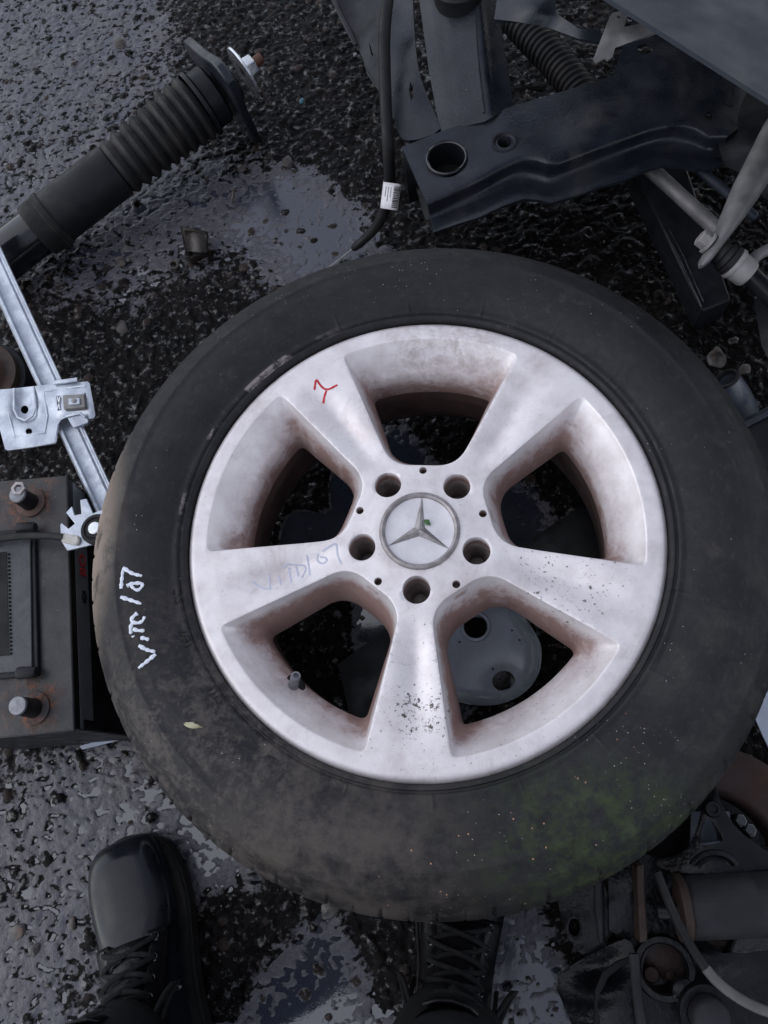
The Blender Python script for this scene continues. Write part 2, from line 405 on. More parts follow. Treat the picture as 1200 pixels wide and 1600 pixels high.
def lid_mat():
    n = NT('battery_lid')
    c = n.mix(n.ramp(n.noise(30, 6, .65), .35, .7), (.010, .0105, .0125), (.019, .0185, .0205))
    st = n.ma('MAXIMUM', n.near(P(46, 786, .19), .012, .05), n.near(P(48, 1100, .19), .012, .045))
    rm = n.ma('MULTIPLY', n.ramp(n.noise(45, 7, .75, .5), .42, .62), st)
    rm = n.ma('MAXIMUM', rm, n.ramp(n.noise(37, 6, .7), .68, .76, 0, .7))
    c = n.mix(rm, c, n.mix(n.ramp(n.noise(160, 4), .4, .65), (.052, .026, .019), (.17, .06, .028)))
    c = n.mix(n.ma('MULTIPLY', n.ma('LESS_THAN', n.vor(220), .06), n.ramp(n.noise(27, 2), .54, .58)), c, (.4, .37, .34))
    n.P(Base_Color=c, Roughness=n.ma('ADD', n.ramp(n.noise(50, 4), .3, .7, .36, .55), n.ma('MULTIPLY', rm, .3)))
    n.bump(n.ma('ADD', n.noise(260, 4), n.ma('MULTIPLY', rm, 1.5)), .3, .001); return n.m
M['lid'] = lid_mat()
M['casing'] = simple('battery_case', (.011, .011, .013), (.017, .017, .019), .45, scale=30)
M['label'] = simple('grey_battery_label', (.14, .15, .17), (.11, .12, .135), .45, scale=40, bump=.1)
M['vent'] = simple('grey_vent_strip', (.040, .042, .050), (.030, .032, .038), .45, scale=40, specks=.04)
M['slate'] = simple('slate_wet_metal', (.075, .084, .105), (.055, .062, .08), .28, scale=20, bump=.15)
M['lead'] = simple('dull_lead_post', (.23, .23, .25), (.15, .15, .165), .45, .5, scale=90)
M['rust'] = simple('rusted_iron', (.085, .045, .033), (.05, .032, .028), .7, .1, scale=28, rust=(.17, .065, .03), rustlim=(.5, .68), bump=.6, bscale=200)
M['rustwet'] = simple('wet_blackened_iron', (.014, .011, .010), (.026, .019, .016), .25, .3, scale=40, bump=.5, bscale=150, spec=.5)
M['rustdrum'] = simple('wet_brown_rust', (.040, .024, .021), (.028, .020, .019), .5, .1, scale=18, rust=(.085, .034, .020), rustlim=(.55, .75), bump=.5, bscale=160)
M['rustdark'] = simple('dark_rusted_iron', (.035, .024, .021), (.055, .035, .028), .55, .1, scale=25, bump=.5, bscale=180)
M['motor2'] = simple('grey_cable_sleeve', (.10, .097, .095), (.075, .072, .07), .6, scale=60)
M['motor'] = simple('grey_motor_body', (.028, .0275, .031), (.020, .0195, .022), .5, .2, scale=25, bump=.3, rust=(.15, .09, .065), rustlim=(.7, .8))
M['cover'] = simple('slate_engine_cover', (.36, .39, .46), (.29, .315, .375), .28, scale=14, bump=.1, rust=(.02, .02, .022), rustlim=(.66, .74))
M['leather'] = simple('black_boot_leather', (.004, .004, .005), (.007, .007, .008), .30, scale=30, bump=.5, bscale=160, bdist=.0012, spec=.22)
M['sheen_leather'] = simple('polished_leather_blue_sheen', (.0050, .0060, .0090), (.008, .0095, .014), .24, scale=25, bump=.12, bscale=380, bdist=.0004, rrange=.12, dust=(.022, .022, .024), dustlim=(.5, .8), spec=.28)  # left boot's leather, its bluish sheen put into the colour
M['sole'] = simple('boot_sole_rubber', (.008, .008, .008), (.013, .0125, .012), .6, scale=40, dust=(.032, .028, .024), dustlim=(.5, .75))
M['lace'] = simple('black_lace', (.005, .005, .006), (.009, .009, .010), .75, scale=120, bump=.6, bscale=900)
M['cloth'] = simple('black_work_trousers', (.006, .006, .007), (.009, .009, .010), .85, scale=50, bump=.5, bscale=900)
M['white'] = simple('white_paint_marker', (.72, .75, .82), (.60, .63, .70), .5, scale=150, bump=.2)
M['faint'] = simple('faded_grey_marker', (.44, .45, .54), (.50, .51, .58), .5, scale=150, bump=0)
M['red'] = simple('red_marker', (.50, .015, .03), (.42, .01, .02), .5, scale=150, bump=0)
M['redprint'] = simple('red_print', (.55, .02, .02), (.45, .016, .016), .5, scale=100, bump=0)
M['blackprint'] = simple('black_print', (.008, .008, .009), (.011, .011, .012), .5, scale=100, bump=0)
M['yellow'] = simple('yellow_print', (.45, .30, .03), (.35, .22, .02), .5, scale=100, bump=0)
M['paper'] = simple('white_paper_label', (.62, .60, .62), (.50, .48, .50), .6, scale=60, bump=.1)
M['tape'] = simple('dirty_white_tape', (.50, .49, .45), (.40, .385, .34), .6, scale=70)
M['leafpale'] = simple('pale_dry_leaf', (.42, .40, .26), (.33, .31, .18), .6, scale=120)
M['leafgreen'] = simple('green_leaf_scrap', (.05, .16, .03), (.03, .08, .02), .5, scale=200)
M['stone'] = simple('wet_dark_stone', (.035, .031, .031), (.075, .062, .056), .3, scale=60, bump=.5, bscale=200)
M['pebble'] = simple('mixed_pebbles', (.075, .064, .058), (.022, .020, .020), .35, scale=90, rust=(.20, .10, .06), rustlim=(.58, .7), bump=.4)
M['pale'] = simple('pale_blue_plastic', (.42, .46, .54), (.34, .38, .45), .45, scale=30)
M['plastic'] = simple('dark_grey_plastic', (.009, .0095, .012), (.014, .0145, .0175), .4, scale=20, bump=.2)
M['inner'] = simple('deep_black_inside', (.006, .006, .007), (.009, .009, .01), .6, scale=20, bump=0)

# ------------------------------------------------------------------ the ground: one sheet, fine under the lens, out to the horizon
def perlin(x, y, seed):
    rs = np.random.RandomState(seed); perm = rs.permutation(4096)
    ang = rs.rand(4096) * 2 * np.pi; gx, gy = np.cos(ang), np.sin(ang)
    xi, yi = np.floor(x).astype(np.int64), np.floor(y).astype(np.int64); xf, yf = x - xi, y - yi
    u, w = xf * xf * xf * (xf * (xf * 6 - 15) + 10), yf * yf * yf * (yf * (yf * 6 - 15) + 10)
    def g(a, b):
        h = perm[(perm[(xi + a) & 4095] + yi + b) & 4095]
        return gx[h] * (xf - a) + gy[h] * (yf - b)
    return (g(0, 0) * (1 - u) + g(1, 0) * u) * (1 - w) + (g(0, 1) * (1 - u) + g(1, 1) * u) * w
def axis(a, b, step, far):
    mid = np.arange(a, b, step); s = step; lo = [a]; hi = [mid[-1]]
    while lo[-1] > -far: s *= 1.16; lo.append(lo[-1] - s)
    s = step
    while hi[-1] < far: s *= 1.16; hi.append(hi[-1] + s)
    return np.r_[np.array(lo[:0:-1]), mid, np.array(hi[1:])]
WET = [(60, 1300, -1.05), (60, 1520, -1.1), (90, 1420, -1.1), (20, 1400, -1.0), (200, 1180, -1.2), (230, 1210, -1.2), (150, 1230, -1.4), (330, 1300, -2.4), (350, 1330, -2.2), (330, 1420, -.2), (400, 1450, .1), (380, 1560, -.6),
       (470, 1540, -2.9), (440, 1575, -2.8), (500, 1520, -2.4), (430, 1390, 0), (560, 1430, .2), (600, 1520, .2), (810, 1480, -2.3), (860, 1570, -2.4), (800, 1590, -2.4), (880, 1450, .4), (950, 1500, 1.8),
       (100, 60, -1.1), (30, 200, -1.0), (240, 60, -1.0), (330, 40, .3), (150, 150, -1.0), (200, 450, -.9), (380, 400, -.9), (330, 300, -1.4), (250, 560, .6), (180, 620, .9), (130, 520, .2), (100, 700, 1.6),
       (420, 60, 1.2), (480, 100, 1.8), (560, 190, 1.8), (500, 230, .5), (430, 250, -.6), (450, 310, -3.0), (530, 350, -2.9), (480, 340, -3.0), (600, 385, -.6), (560, 300, .5), (400, 470, -.3), (330, 500, .3),
       (700, 420, 2.2), (900, 380, 2.4), (1000, 430, 2), (1100, 520, 1.8), (1180, 560, 2), (700, 100, 2.5), (1000, 100, 2.5),
       (500, 790, -5), (530, 770, -5), (480, 815, -5), (550, 820, -5), (520, 730, -1.6), (460, 720, 1.6), (430, 830, 1.3), (690, 690, 1.5), (700, 640, 2), (860, 740, 1.3), (800, 815, -4.6), (830, 830, -3.6), (900, 820, 1.5),
       (520, 960, 1.6), (470, 1000, 1.4), (590, 975, -5), (540, 1060, 1.2), (850, 1050, 1.5), (660, 850, 1), (1100, 1400, 2), (1150, 800, 2), (1150, 1200, 2), (0, 900, 1)]
def ground_height(X, Y, want_film=False):
    wp = PN([w[0] for w in WET], [w[1] for w in WET], 0.0)
    base = np.zeros(X.shape); near = (X > -1) & (X < 1) & (Y > -.7) & (Y < 1.25)
    fb = rbf([(a, b, w[2]) for (a, b, _), w in zip(wp.tolist(), WET)])
    base[near] = fb(X[near], Y[near])
    base = np.clip(base, -5, 2.8)
    wx, wy = X + .005 * perlin(X / .024, Y / .024, 11), Y + .005 * perlin(X / .024, Y / .024, 12)
    big = 1.3 * perlin(X / .055, Y / .055, 1) + 1.5 * perlin(X / .022, Y / .022, 2)
    crumb = 2.4 * perlin(wx / .0105, wy / .0105, 3) + 2.2 * (.25 - np.abs(perlin(wx / .0080, wy / .0080, 4))) + 1.0 * perlin(X / .0046, Y / .0046, 5)
    wet = np.clip((-base + .5 * big) / 2.0 + .15, 0, 1)                                # 1 in silted hollows, 0 on bare tar
    pits = np.clip(perlin(wx / .0125, wy / .0085, 7) - .14, 0, 1) * 7 + np.clip(perlin(wx / .007, wy / .0055, 8) - .26, 0, 1) * 5
    st = np.clip(perlin(X / .013, Y / .013, 6) - .34, 0, 1) * 12                      # stones standing out of the film
    amp = 1 - .72 * wet + 1.0 * np.clip((-base - 1.5) / 1.2, 0, 1)
    h = base + big * (1.75 - 1.2 * wet) + crumb * amp * .9 - pits * wet + st * (1 - .5 * wet)
    d = np.maximum(np.abs(X), np.abs(Y)); fade = np.clip(1.6 - d / 4, .3, 1)
    film = np.clip(wet * 1.15 - np.clip(pits, 0, 1.2) * .55 - .10 * np.clip(crumb, 0, 2), 0, 1)  # pits lose silt colour so their shaded edges come out dark
    if want_film: return h * fade * .001 + np.where(d > 3, .001, 0), film
    return h * fade * .001 + np.where(d > 3, .001, 0)
c0 = PN([0, 1200, 0, 1200], [0, 0, 1600, 1600], 0.0)
gx = axis(c0[:, 0].min() - .03, c0[:, 0].max() + .03, .0021, 120); gy = axis(c0[:, 1].min() - .03, c0[:, 1].max() + .03, .0021, 120)
GX, GY = np.meshgrid(gx, gy)
GZ, GF = ground_height(GX, GY, True)
nx, ny = len(gx), len(gy)
GS = np.full(GX.shape, .5); rst = np.random.RandomState(12)
fx0, fx1 = c0[:, 0].min(), c0[:, 0].max(); fy0, fy1 = c0[:, 1].min(), c0[:, 1].max()
for _ in range(5200):                                           # aggregate: half-buried stones of many sizes
    sx_, sy_ = fx0 + rst.rand() * (fx1 - fx0), fy0 + rst.rand() * (fy1 - fy0); sr = .0028 + .0065 * rst.rand() ** 2.2; br_ = rst.rand(); el_ = .65 + .35 * rst.rand(); an = rst.rand() * 3.14
    i0, i1 = np.searchsorted(gx, (sx_ - sr * 1.2, sx_ + sr * 1.2)); j0, j1 = np.searchsorted(gy, (sy_ - sr * 1.2, sy_ + sr * 1.2))
    if i1 - i0 < 2 or j1 - j0 < 2: continue
    dx_, dy_ = GX[j0:j1, i0:i1] - sx_, GY[j0:j1, i0:i1] - sy_
    u_, v_ = (dx_ * math.cos(an) + dy_ * math.sin(an)) / sr, (-dx_ * math.sin(an) + dy_ * math.cos(an)) / (sr * el_)
    q2 = u_ ** 2 + v_ ** 2; cap_ = np.sqrt(np.clip(1 - q2, 0, 1)) * sr * (.32 + .2 * rst.rand()); wz = GF[j0:j1, i0:i1]
    k_ = (q2 < 1)
    if wz.mean() > .55 and rst.rand() < .75: continue
    GZ[j0:j1, i0:i1] = np.where(k_, np.maximum(GZ[j0:j1, i0:i1], GZ[j0:j1, i0:i1].mean() - .0008 + cap_), GZ[j0:j1, i0:i1])
    GS[j0:j1, i0:i1] = np.where(q2 < .85, br_, GS[j0:j1, i0:i1]); GF[j0:j1, i0:i1] = np.where(q2 < .8, wz * .35, wz)
me = bpy.data.meshes.new('ground'); nv, nf = nx * ny, (nx - 1) * (ny - 1)
idx = np.arange(nv).reshape(ny, nx)
q = np.stack([idx[:-1, :-1], idx[:-1, 1:], idx[1:, 1:], idx[1:, :-1]], -1).reshape(-1)
me.vertices.add(nv); me.vertices.foreach_set('co', np.stack([GX, GY, GZ], -1).ravel().astype(np.float32))
me.loops.add(nf * 4); me.loops.foreach_set('vertex_index', q.astype(np.int32))
me.polygons.add(nf); me.polygons.foreach_set('loop_start', np.arange(0, nf * 4, 4, dtype=np.int32))
me.update(calc_edges=True); me.shade_smooth()
at = me.attributes.new('stone', 'FLOAT', 'POINT'); at.data.foreach_set('value', GS.ravel().astype(np.float32))
at = me.attributes.new('film', 'FLOAT', 'POINT'); at.data.foreach_set('value', GF.ravel().astype(np.float32))
ground = put('ground', me, M['ground']); ground['kind'] = 'structure'
mb = MB(); mb.add([(-6, -6, -.0022), (6, -6, -.0022), (6, 6, -.0022), (-6, 6, -.0022)], [(0, 1, 2, 3)])
pud = mb.build('puddle', M['puddle']); pud['kind'] = 'structure'

# ------------------------------------------------------------------ the wheel
W0 = R(88.5)                                                  # direction of the first window
wheel = thing('wheel_assembly', 'five-spoke silver alloy car wheel with old black tyre lying flat', 'wheel', (0, 0, FACE - .19))
def spoke_z(x, y):
    r = np.hypot(x, y); a = np.arctan2(y, x) - W0 - R(36)
    a = (a + math.pi / 5) % (2 * math.pi / 5) - math.pi / 5    # angle from the nearest spoke's middle
    t = r * np.sin(a)
    z = -np.clip((r - .2165) / .005, 0, 1) ** 2 * .005          # rounded outer edge
    z -= .0065 * np.exp(-((t - .006 * np.clip((r - .09) / .1, 0, 1)) / (.010 + .05 * np.clip(r - .1, 0, 1))) ** 2) * np.clip((r - .075) / .04, 0, 1) * np.clip((.196 - r) / .05, 0, 1)
    z -= .0035 * np.clip((.17 - r) / .09, 0, 1) * np.clip((r - .05) / .06, 0, 1)
    z += .0012 * np.clip((.052 - r) / .01, 0, 1)
    return z + FACE
def window_loop(hw, rin, rout, rc, k, n=96):
    """rounded fan-shaped window: sides at +-hw (rad) from the middle, from rin to rout"""
    h = hw
    pts = []
    so = [(rout * math.cos(a), rout * math.sin(a)) for a in np.linspace(-h, h, 40)]
    side = lambda s: [(r * math.cos(s * h), r * math.sin(s * h)) for r in np.linspace(rout, rin * 1.10, 30)]
    inner = [(rin * math.cos(a) * (1 + .10 * (a / h) ** 2), rin * math.sin(a) * (1 + .10 * (a / h) ** 2)) for a in np.linspace(h, -h, 24)]
    poly = so[:-1] + side(1)[:-1] + inner[:-1] + side(-1)[::-1][:-1]
    A = np.array(poly)
    # even resampling, then rounding of the corners by a moving average of that radius
    L = np.r_[0, np.cumsum(np.linalg.norm(np.diff(np.vstack([A, A[:1]]), axis=0), axis=1))]
    s = np.linspace(0, L[-1], 720, endpoint=False)
    A = np.c_[np.interp(s, L, np.r_[A[:, 0], A[0, 0]]), np.interp(s, L, np.r_[A[:, 1], A[0, 1]])]
    out = np.empty_like(A); step = L[-1] / 720
    rad = np.hypot(A[:, 0], A[:, 1]); f = np.clip((rad - rin) / (rout - rin), 0, 1)
    rr = rc[0] + (rc[1] - rc[0]) * np.clip((f - .2) / .6, 0, 1)
    cs = np.vstack([A, A, A])
    for i in range(720):
        w = max(1, int(rr[i] / step)); out[i] = cs[720 + i - w:720 + i + w + 1].mean(0)
    out = out[::720 // n]
    ca, sa = math.cos(W0 + k * R(72)), math.sin(W0 + k * R(72))
    return [(x * ca - y * sa, x * sa + y * ca) for x, y in out]
mouths = [window_loop(R(25.6), .0655, .2035, (.020, .006), k) for k in range(5)]
throat = [window_loop(R(22.0), .0790, .1750, (.020, .007), k) for k in range(5)]
throat2 = [window_loop(R(21.0), .0830, .1750, (.020, .007), k) for k in range(5)]
LUGA = [W0 + R(36) + k * R(72) for k in range(5)]
lugs = [ell(.0556 * math.cos(a), .0556 * math.sin(a), .0130, n=36) for a in LUGA]
smalls = [ell(.0605 * math.cos(W0 + k * R(72)), .0605 * math.sin(W0 + k * R(72)), .0037, n=16) for k in range(5)]
outer = ell(0, 0, .2215, n=240); inner = ell(0, 0, .034, n=60)
V, T = triangulate([outer] + mouths + lugs + smalls + [inner], .0032)
mb = MB()
mb.add(np.c_[V, spoke_z(V[:, 0], V[:, 1])].tolist(), T.tolist())
PROF = [(0, 0), (.018, .004), (.04, .022), (.07, .058), (.12, .115), (.22, .215), (.36, .36), (.55, .56), (.78, .79), (1, 1)]
nface = len(mb.v)
for k in range(5):
    A, B, C = np.array(mouths[k]), np.array(throat[k]), np.array(throat2[k])
    za = spoke_z(A[:, 0], A[:, 1])
    rings = []
    for a, b in PROF:
        q = A + (B - A) * a; rings.append(np.c_[q, za + (FACE - .034 - za) * b].tolist())
    rings.append(np.c_[C, np.full(len(C), FACE - .062)].tolist())
    mb.loft(rings)
for l, ha in zip(lugs, LUGA):
    c = np.array((.0556 * math.cos(ha), .0556 * math.sin(ha))); A = np.array(l); za = spoke_z(A[:, 0], A[:, 1])
    rings = [np.c_[c + (A - c) * s, za * (1 - u) + u * (FACE + d)].tolist() for s, d, u in ((1, 0, 0), (.97, -.0012, 1), (.96, -.018, 1))]
    mb.loft(rings)
for k, l in enumerate(smalls):
    A = np.array(l); za = spoke_z(A[:, 0], A[:, 1]); mb.loft([np.c_[A, za].tolist(), np.c_[A, za - .016].tolist()], caps=(False, True))
rim_me = mb.mesh('alloy_rim', 62, weld=True)
# how much brake dust lies on it: none on the face, more down the window walls (a real deposit)
co = np.empty(len(rim_me.vertices) * 3, np.float32); rim_me.vertices.foreach_get('co', co); co = co.reshape(-1, 3)
r = np.hypot(co[:, 0], co[:, 1]); a = (np.arctan2(co[:, 1], co[:, 0]) - W0 + math.pi / 5) % (2 * math.pi / 5) - math.pi / 5
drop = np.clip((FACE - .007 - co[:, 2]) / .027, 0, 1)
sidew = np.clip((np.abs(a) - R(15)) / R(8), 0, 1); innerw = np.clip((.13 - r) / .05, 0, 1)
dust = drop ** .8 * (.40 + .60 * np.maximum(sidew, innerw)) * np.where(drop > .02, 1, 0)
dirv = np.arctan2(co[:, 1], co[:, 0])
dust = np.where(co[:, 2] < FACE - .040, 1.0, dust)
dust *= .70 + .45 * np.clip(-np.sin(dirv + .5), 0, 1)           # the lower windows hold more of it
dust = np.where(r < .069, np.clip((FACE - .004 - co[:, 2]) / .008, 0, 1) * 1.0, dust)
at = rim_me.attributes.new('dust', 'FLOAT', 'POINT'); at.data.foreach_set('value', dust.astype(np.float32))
rim = put('alloy_rim', rim_me, M['alloy'], wheel)
mb = MB(); mb.lathe((0, 0, FACE), (0, 0, 1), [(.1754, -.050), (.1754, -.082), (.1790, -.086), (.1790, -.120), (.184, -.14), (.198, -.158), (.203, -.175), (.2205, -.177), (.2215, -.170)], 180)
mb.lathe((0, 0, FACE), (0, 0, 1), [(.2215, -.0055), (.2215, -.014), (.205, -.018), (.203, -.030), (.178, -.034)], 180)
mb.build('barrel', M['barrel'], rim)
for a in LUGA:
    mb = MB(); mb.lathe((.0556 * math.cos(a), .0556 * math.sin(a), FACE), (0, 0, 1), [(.0125, -.0178), (.0112, -.0195), (.0102, -.026), (.0078, -.031), (.0074, -.05), (.0001, -.05)], 32)
    mb.build('bolt_seat', M['lug'], rim, 30)
V, T = triangulate([ell(0, 0, .1752, n=160)] + throat2, .012)
mb = MB(); mb.add(np.c_[V, np.full(len(V), FACE - .0622)].tolist(), T.tolist()); mb.build('spoke_back', M['barrel'], rim)
# valve
vx = -.1165; vy = -.1425
mb = MB(); vb = Vector((vx, vy, FACE - .032)); vax = Vector((.30, .30, .9)).normalized()
mb.lathe(vb, vax, [(.0052, -.004), (.0052, .010), (.0046, .012), (.0042, .020), (.0046, .0205), (.0046, .027), (.0040, .0285), (.0026, .0287), (.0022, .026), (.0001, .026)], 20)
mb.build('valve_stem', M['lead'], rim, 30)
mb = MB(); mb.lathe(vb - vax * .001 + Vector((0, 0, .0005)), vax, [(.0118, .0), (.0118, .0042), (.0098, .0058), (.0052, .0060)], 24); mb.build('valve_grommet', M['inner'], rim)

# centre cap with ring and three-pointed star
cap = MB(); CZ = FACE + .0008
cap.lathe((0, 0, CZ), (0, 0, 1), [(.0345, -.006), (.0345, .001), (.0335, .0012), (.031, .0002), (.020, .0008), (.0001, .0012)], 72)
capo = cap.build('centre_cap', M['cap'], wheel)
mb = MB(); mb.lathe((0, 0, CZ), (0, 0, 1), [(.0375, -.004), (.0375, .0012), (.0366, .0028), (.0345, .0034), (.0326, .0024), (.0318, .0002)], 90); mb.build('emblem_ring', M['chrome'], capo, 40)
mb = MB()
star = []
for k in range(3):
    a = R(90 - 2.5 + 120 * k); star.append((math.cos(a) * .0325, math.sin(a) * .0325, CZ + .0010)); b = a + R(60); star.append((math.cos(b) * .0056, math.sin(b) * .0056, CZ + .0014))
star_c = (0, 0, CZ + .0052)
ridge = [(x, y, z) for x, y, z in star] + [star_c]
mb.add(ridge, [(i, (i + 1) % 6, 6) for i in range(6)])
mb.build('star_emblem', M['chrome'], capo, 12)

# tyre: half profile (radius, height from the rim face), mirrored below
HALF = [(.2140, -.016), (.2213, -.010), (.2218, -.003), (.2228, .0016), (.2246, .0032), (.2262, .0034), (.2272, .0018), (.2290, .0018), (.2302, .0038), (.2322, .0046), (.2345, .0038), (.2375, .0050),
        (.2450, .0080), (.2540, .0105), (.2630, .0124), (.2720, .0132), (.2800, .0130), (.2860, .0121), (.2872, .0126), (.2890, .0121), (.2940, .0098), (.3000, .0065), (.3050, .0030), (.3068, .0022), (.3085, .0009),
        (.3120, -.0030), (.3160, -.0078), (.3200, -.0130), (.3235, -.0185), (.3245, -.0195), (.3252, -.0225), (.3262, -.0235), (.3278, -.0275), (.3300, -.0345), (.3318, -.0425), (.3332, -.0520), (.3342, -.0620), (.3300, -.0640), (.3300, -.0690), (.3348, -.0710), (.3352, -.0885)]
PRO = HALF + [(a, -.177 - b) for a, b in HALF[-2::-1]]
pr = np.array(PRO); NA = 1440
th = np.linspace(0, 2 * np.pi, NA, endpoint=False)
RR = np.repeat(pr[:, 0][:, None], NA, 1); ZZ = np.repeat(pr[:, 1][:, None], NA, 1)
pitch = 2 * np.pi / 44
ph = (th / pitch) % 1.0
for i, (a, b) in enumerate(PRO):
    if a > .3185 and -.160 < b:
        sl = (ph + (a - .3185) * 6) % 1.0
        dpt = np.exp(-((sl - .5) / .028) ** 2) * .0032 + np.exp(-((((sl + .5) % 1) - .5) / .018) ** 2) * .0016
        RR[i] -= dpt * min(1, (a - .3185) / .006)
    RR[i] += .0006 * np.sin(th * 2 + 1) * (1 if a > .3 else 0)
    if .2300 < a < .2400 and b > 0: ZZ[i] += .0009 * np.exp(-(((th / R(18) + .27) % 1 - .5) * R(18) * a / .0009) ** 2)
    if a > .24 and b > -.01: ZZ[i] += .0006 * np.sin(th * 3) + .0004 * np.sin(th * 7 + 2)
X, Y = RR * np.cos(th), RR * np.sin(th)
vv = np.stack([X, Y, ZZ + FACE], -1).reshape(-1, 3)
K = len(PRO); ii = np.arange(K * NA).reshape(K, NA); jj = np.roll(ii, -1, 1)
ff = np.stack([ii[:-1], jj[:-1], jj[1:], ii[1:]], -1).reshape(-1, 4)
tm = bpy.data.meshes.new('tyre'); tm.from_pydata(vv.tolist(), [], ff.tolist()); tm.shade_smooth(); tm.set_sharp_from_angle(angle=R(48))
tyre = put('tyre', tm, M['tyre'], wheel)
hr, hz = np.array([a for a, _ in HALF[:36]]), np.array([b for _, b in HALF[:36]])
def on_tyre(px, py):
    z = FACE + .01
    for _ in range(6):
        p = P(px, py, z); z = FACE + float(np.interp(math.hypot(p.x, p.y), hr, hz))
    return P(px, py, z)
def on_rim(px, py):
    z = FACE
    for _ in range(5):
        p = P(px, py, z); z = float(spoke_z(np.array(p.x), np.array(p.y)))
    return P(px, py, z)
def strokes(name, mat, parent, lines, proj, off, sc, width, flat, lift):
    for l in lines:
        pts = smooth_poly([(off[0] + x / sc, off[1] + y / sc) for x, y in l], 2, False) if len(l) > 2 else resample([(off[0] + x / sc, off[1] + y / sc) for x, y in l], 3, False)
        pts = resample(pts, 2.0, False)
        mb = MB(); w = [width * (1 + .22 * math.sin(i * 1.3 + len(l)) * (1 if flat > .2 else .4)) * (1.25 - .45 * i / len(pts) if flat > .2 else 1) for i in range(len(pts))]
        w[0] *= .8; w[-1] *= .5
        mb.tube([proj(*p) + Vector((0, 0, lift)) for p in pts], w, 8, True, flat, (0, 0, 1)); mb.build(name, mat, parent, 60)
strokes('paint_stroke', M['white'], tyre, [[(70, 455), (80, 330), (95, 215)], [(95, 205), (200, 278), (320, 303)], [(140, 425), (180, 397), (320, 385), (325, 430), (260, 488), (180, 415)], [(65, 555), (180, 590), (312, 636)],
        [(265, 745), (200, 800), (190, 850), (270, 870), (330, 840), (350, 785)], [(212, 932), (260, 955), (350, 955)], [(200, 870), (176, 930), (190, 995)], [(212, 1018), (217, 1035)], [(302, 1042), (350, 1045), (402, 1066)],
        [(282, 1132), (380, 1188), (478, 1206)], [(482, 1235), (350, 1345), (275, 1402)]], on_tyre, (180, 860), 7.62, .0015, .42, .0001)
strokes('marker_stroke', M['faint'], rim, [[(150, 475), (200, 522), (260, 545), (322, 545)], [(300, 400), (306, 470), (312, 545)], [(395, 420), (412, 505)], [(418, 366), (424, 378)], [(488, 345), (512, 487)], [(430, 342), (468, 303), (520, 312), (545, 310)],
        [(553, 318), (580, 425)], [(550, 312), (640, 318), (655, 362), (612, 438)], [(655, 222), (675, 300), (686, 415)], [(765, 212), (750, 270), (800, 312), (852, 282), (835, 245), (780, 240)], [(800, 187), (920, 112), (940, 125), (945, 230), (985, 312)]],
        on_rim, (370, 830), 6.0, .00105, .12, .0001)
strokes('red_marker_stroke', M['red'], rim, [[(634, 388), (641, 332), (660, 366), (690, 392), (742, 364)], [(690, 392), (680, 420), (675, 452)]], on_rim, (280, 480), 3.0, .0011, .12, .0002)
# small moulded letters near the bead
def letters(txt, mat, parent, place, size, height):
    cu = bpy.data.curves.new('lettering', 'FONT'); cu.body = txt; cu.size = size; cu.extrude = height; cu.align_x = 'CENTER'; cu.align_y = 'CENTER'
    tmp = bpy.data.objects.new('tmp', cu); COL.objects.link(tmp)
    dg = bpy.context.evaluated_depsgraph_get(); me = bpy.data.meshes.new_from_object(tmp.evaluated_get(dg)); COL.objects.unlink(tmp); bpy.data.objects.remove(tmp)
    me.name = 'lettering'; me.materials.clear()
    for v in me.vertices: v.co = place(v.co)
    return put('lettering', me, mat, parent)
def arc_place(a0, rad):
    def f(c):
        rr = rad + c.y; a = a0 - c.x / rad
        return Vector((rr * math.cos(a), rr * math.sin(a), FACE + float(np.interp(rr, hr, hz)) + c.z + .0001))
    return f
for txt, px, py in (('EIC', 278, 932), ('1E/7', 291, 998), ('E/11', 338, 1084)):
    p = on_tyre(px, py)
    letters(txt, M['rubber'], tyre, arc_place(math.atan2(p.y, p.x) + math.pi * 0, math.hypot(p.x, p.y)), .0105, .00035)

# ------------------------------------------------------------------ leaf scraps on the wheel
def leaf(name, px, py, proj, L, Wd, ang, mat, label):
    c = proj(px, py) + Vector((0, 0, .0015)); d = Vector((math.cos(ang), math.sin(ang), 0)); w = Vector((-d.y, d.x, 0))
    rows = []
    for i in range(9):
        t = i / 8; ww = Wd * math.sin(math.pi * min(1, t * 1.12)) ** .7 * (1 if t < .85 else .15) + .0003
        base = c + d * L * (t - .5) + Vector((0, 0, .0018 * math.sin(t * 3)))
        rows.append([base - w * ww + Vector((0, 0, .0009)), base, base + w * ww * (1 + .2 * math.sin(i * 2.2)) + Vector((0, 0, .0011))])
    mb = MB(); mb.loft(rows, closed=False)
    o = mb.build(name, mat, None, 60); s = o.modifiers.new('Solidify', 'SOLIDIFY'); s.thickness = .0003
    return tag(o, label, 'leaf')
leaf('leaf', 303, 1134, on_tyre, .017, .0021, R(-8), M['leafpale'], 'small pale dry leaf on the lower left tyre sidewall')
leaf('leaf', 668, 818, on_rim, .008, .0022, R(-40), M['leafgreen'], 'tiny green leaf scrap on the star emblem cap')

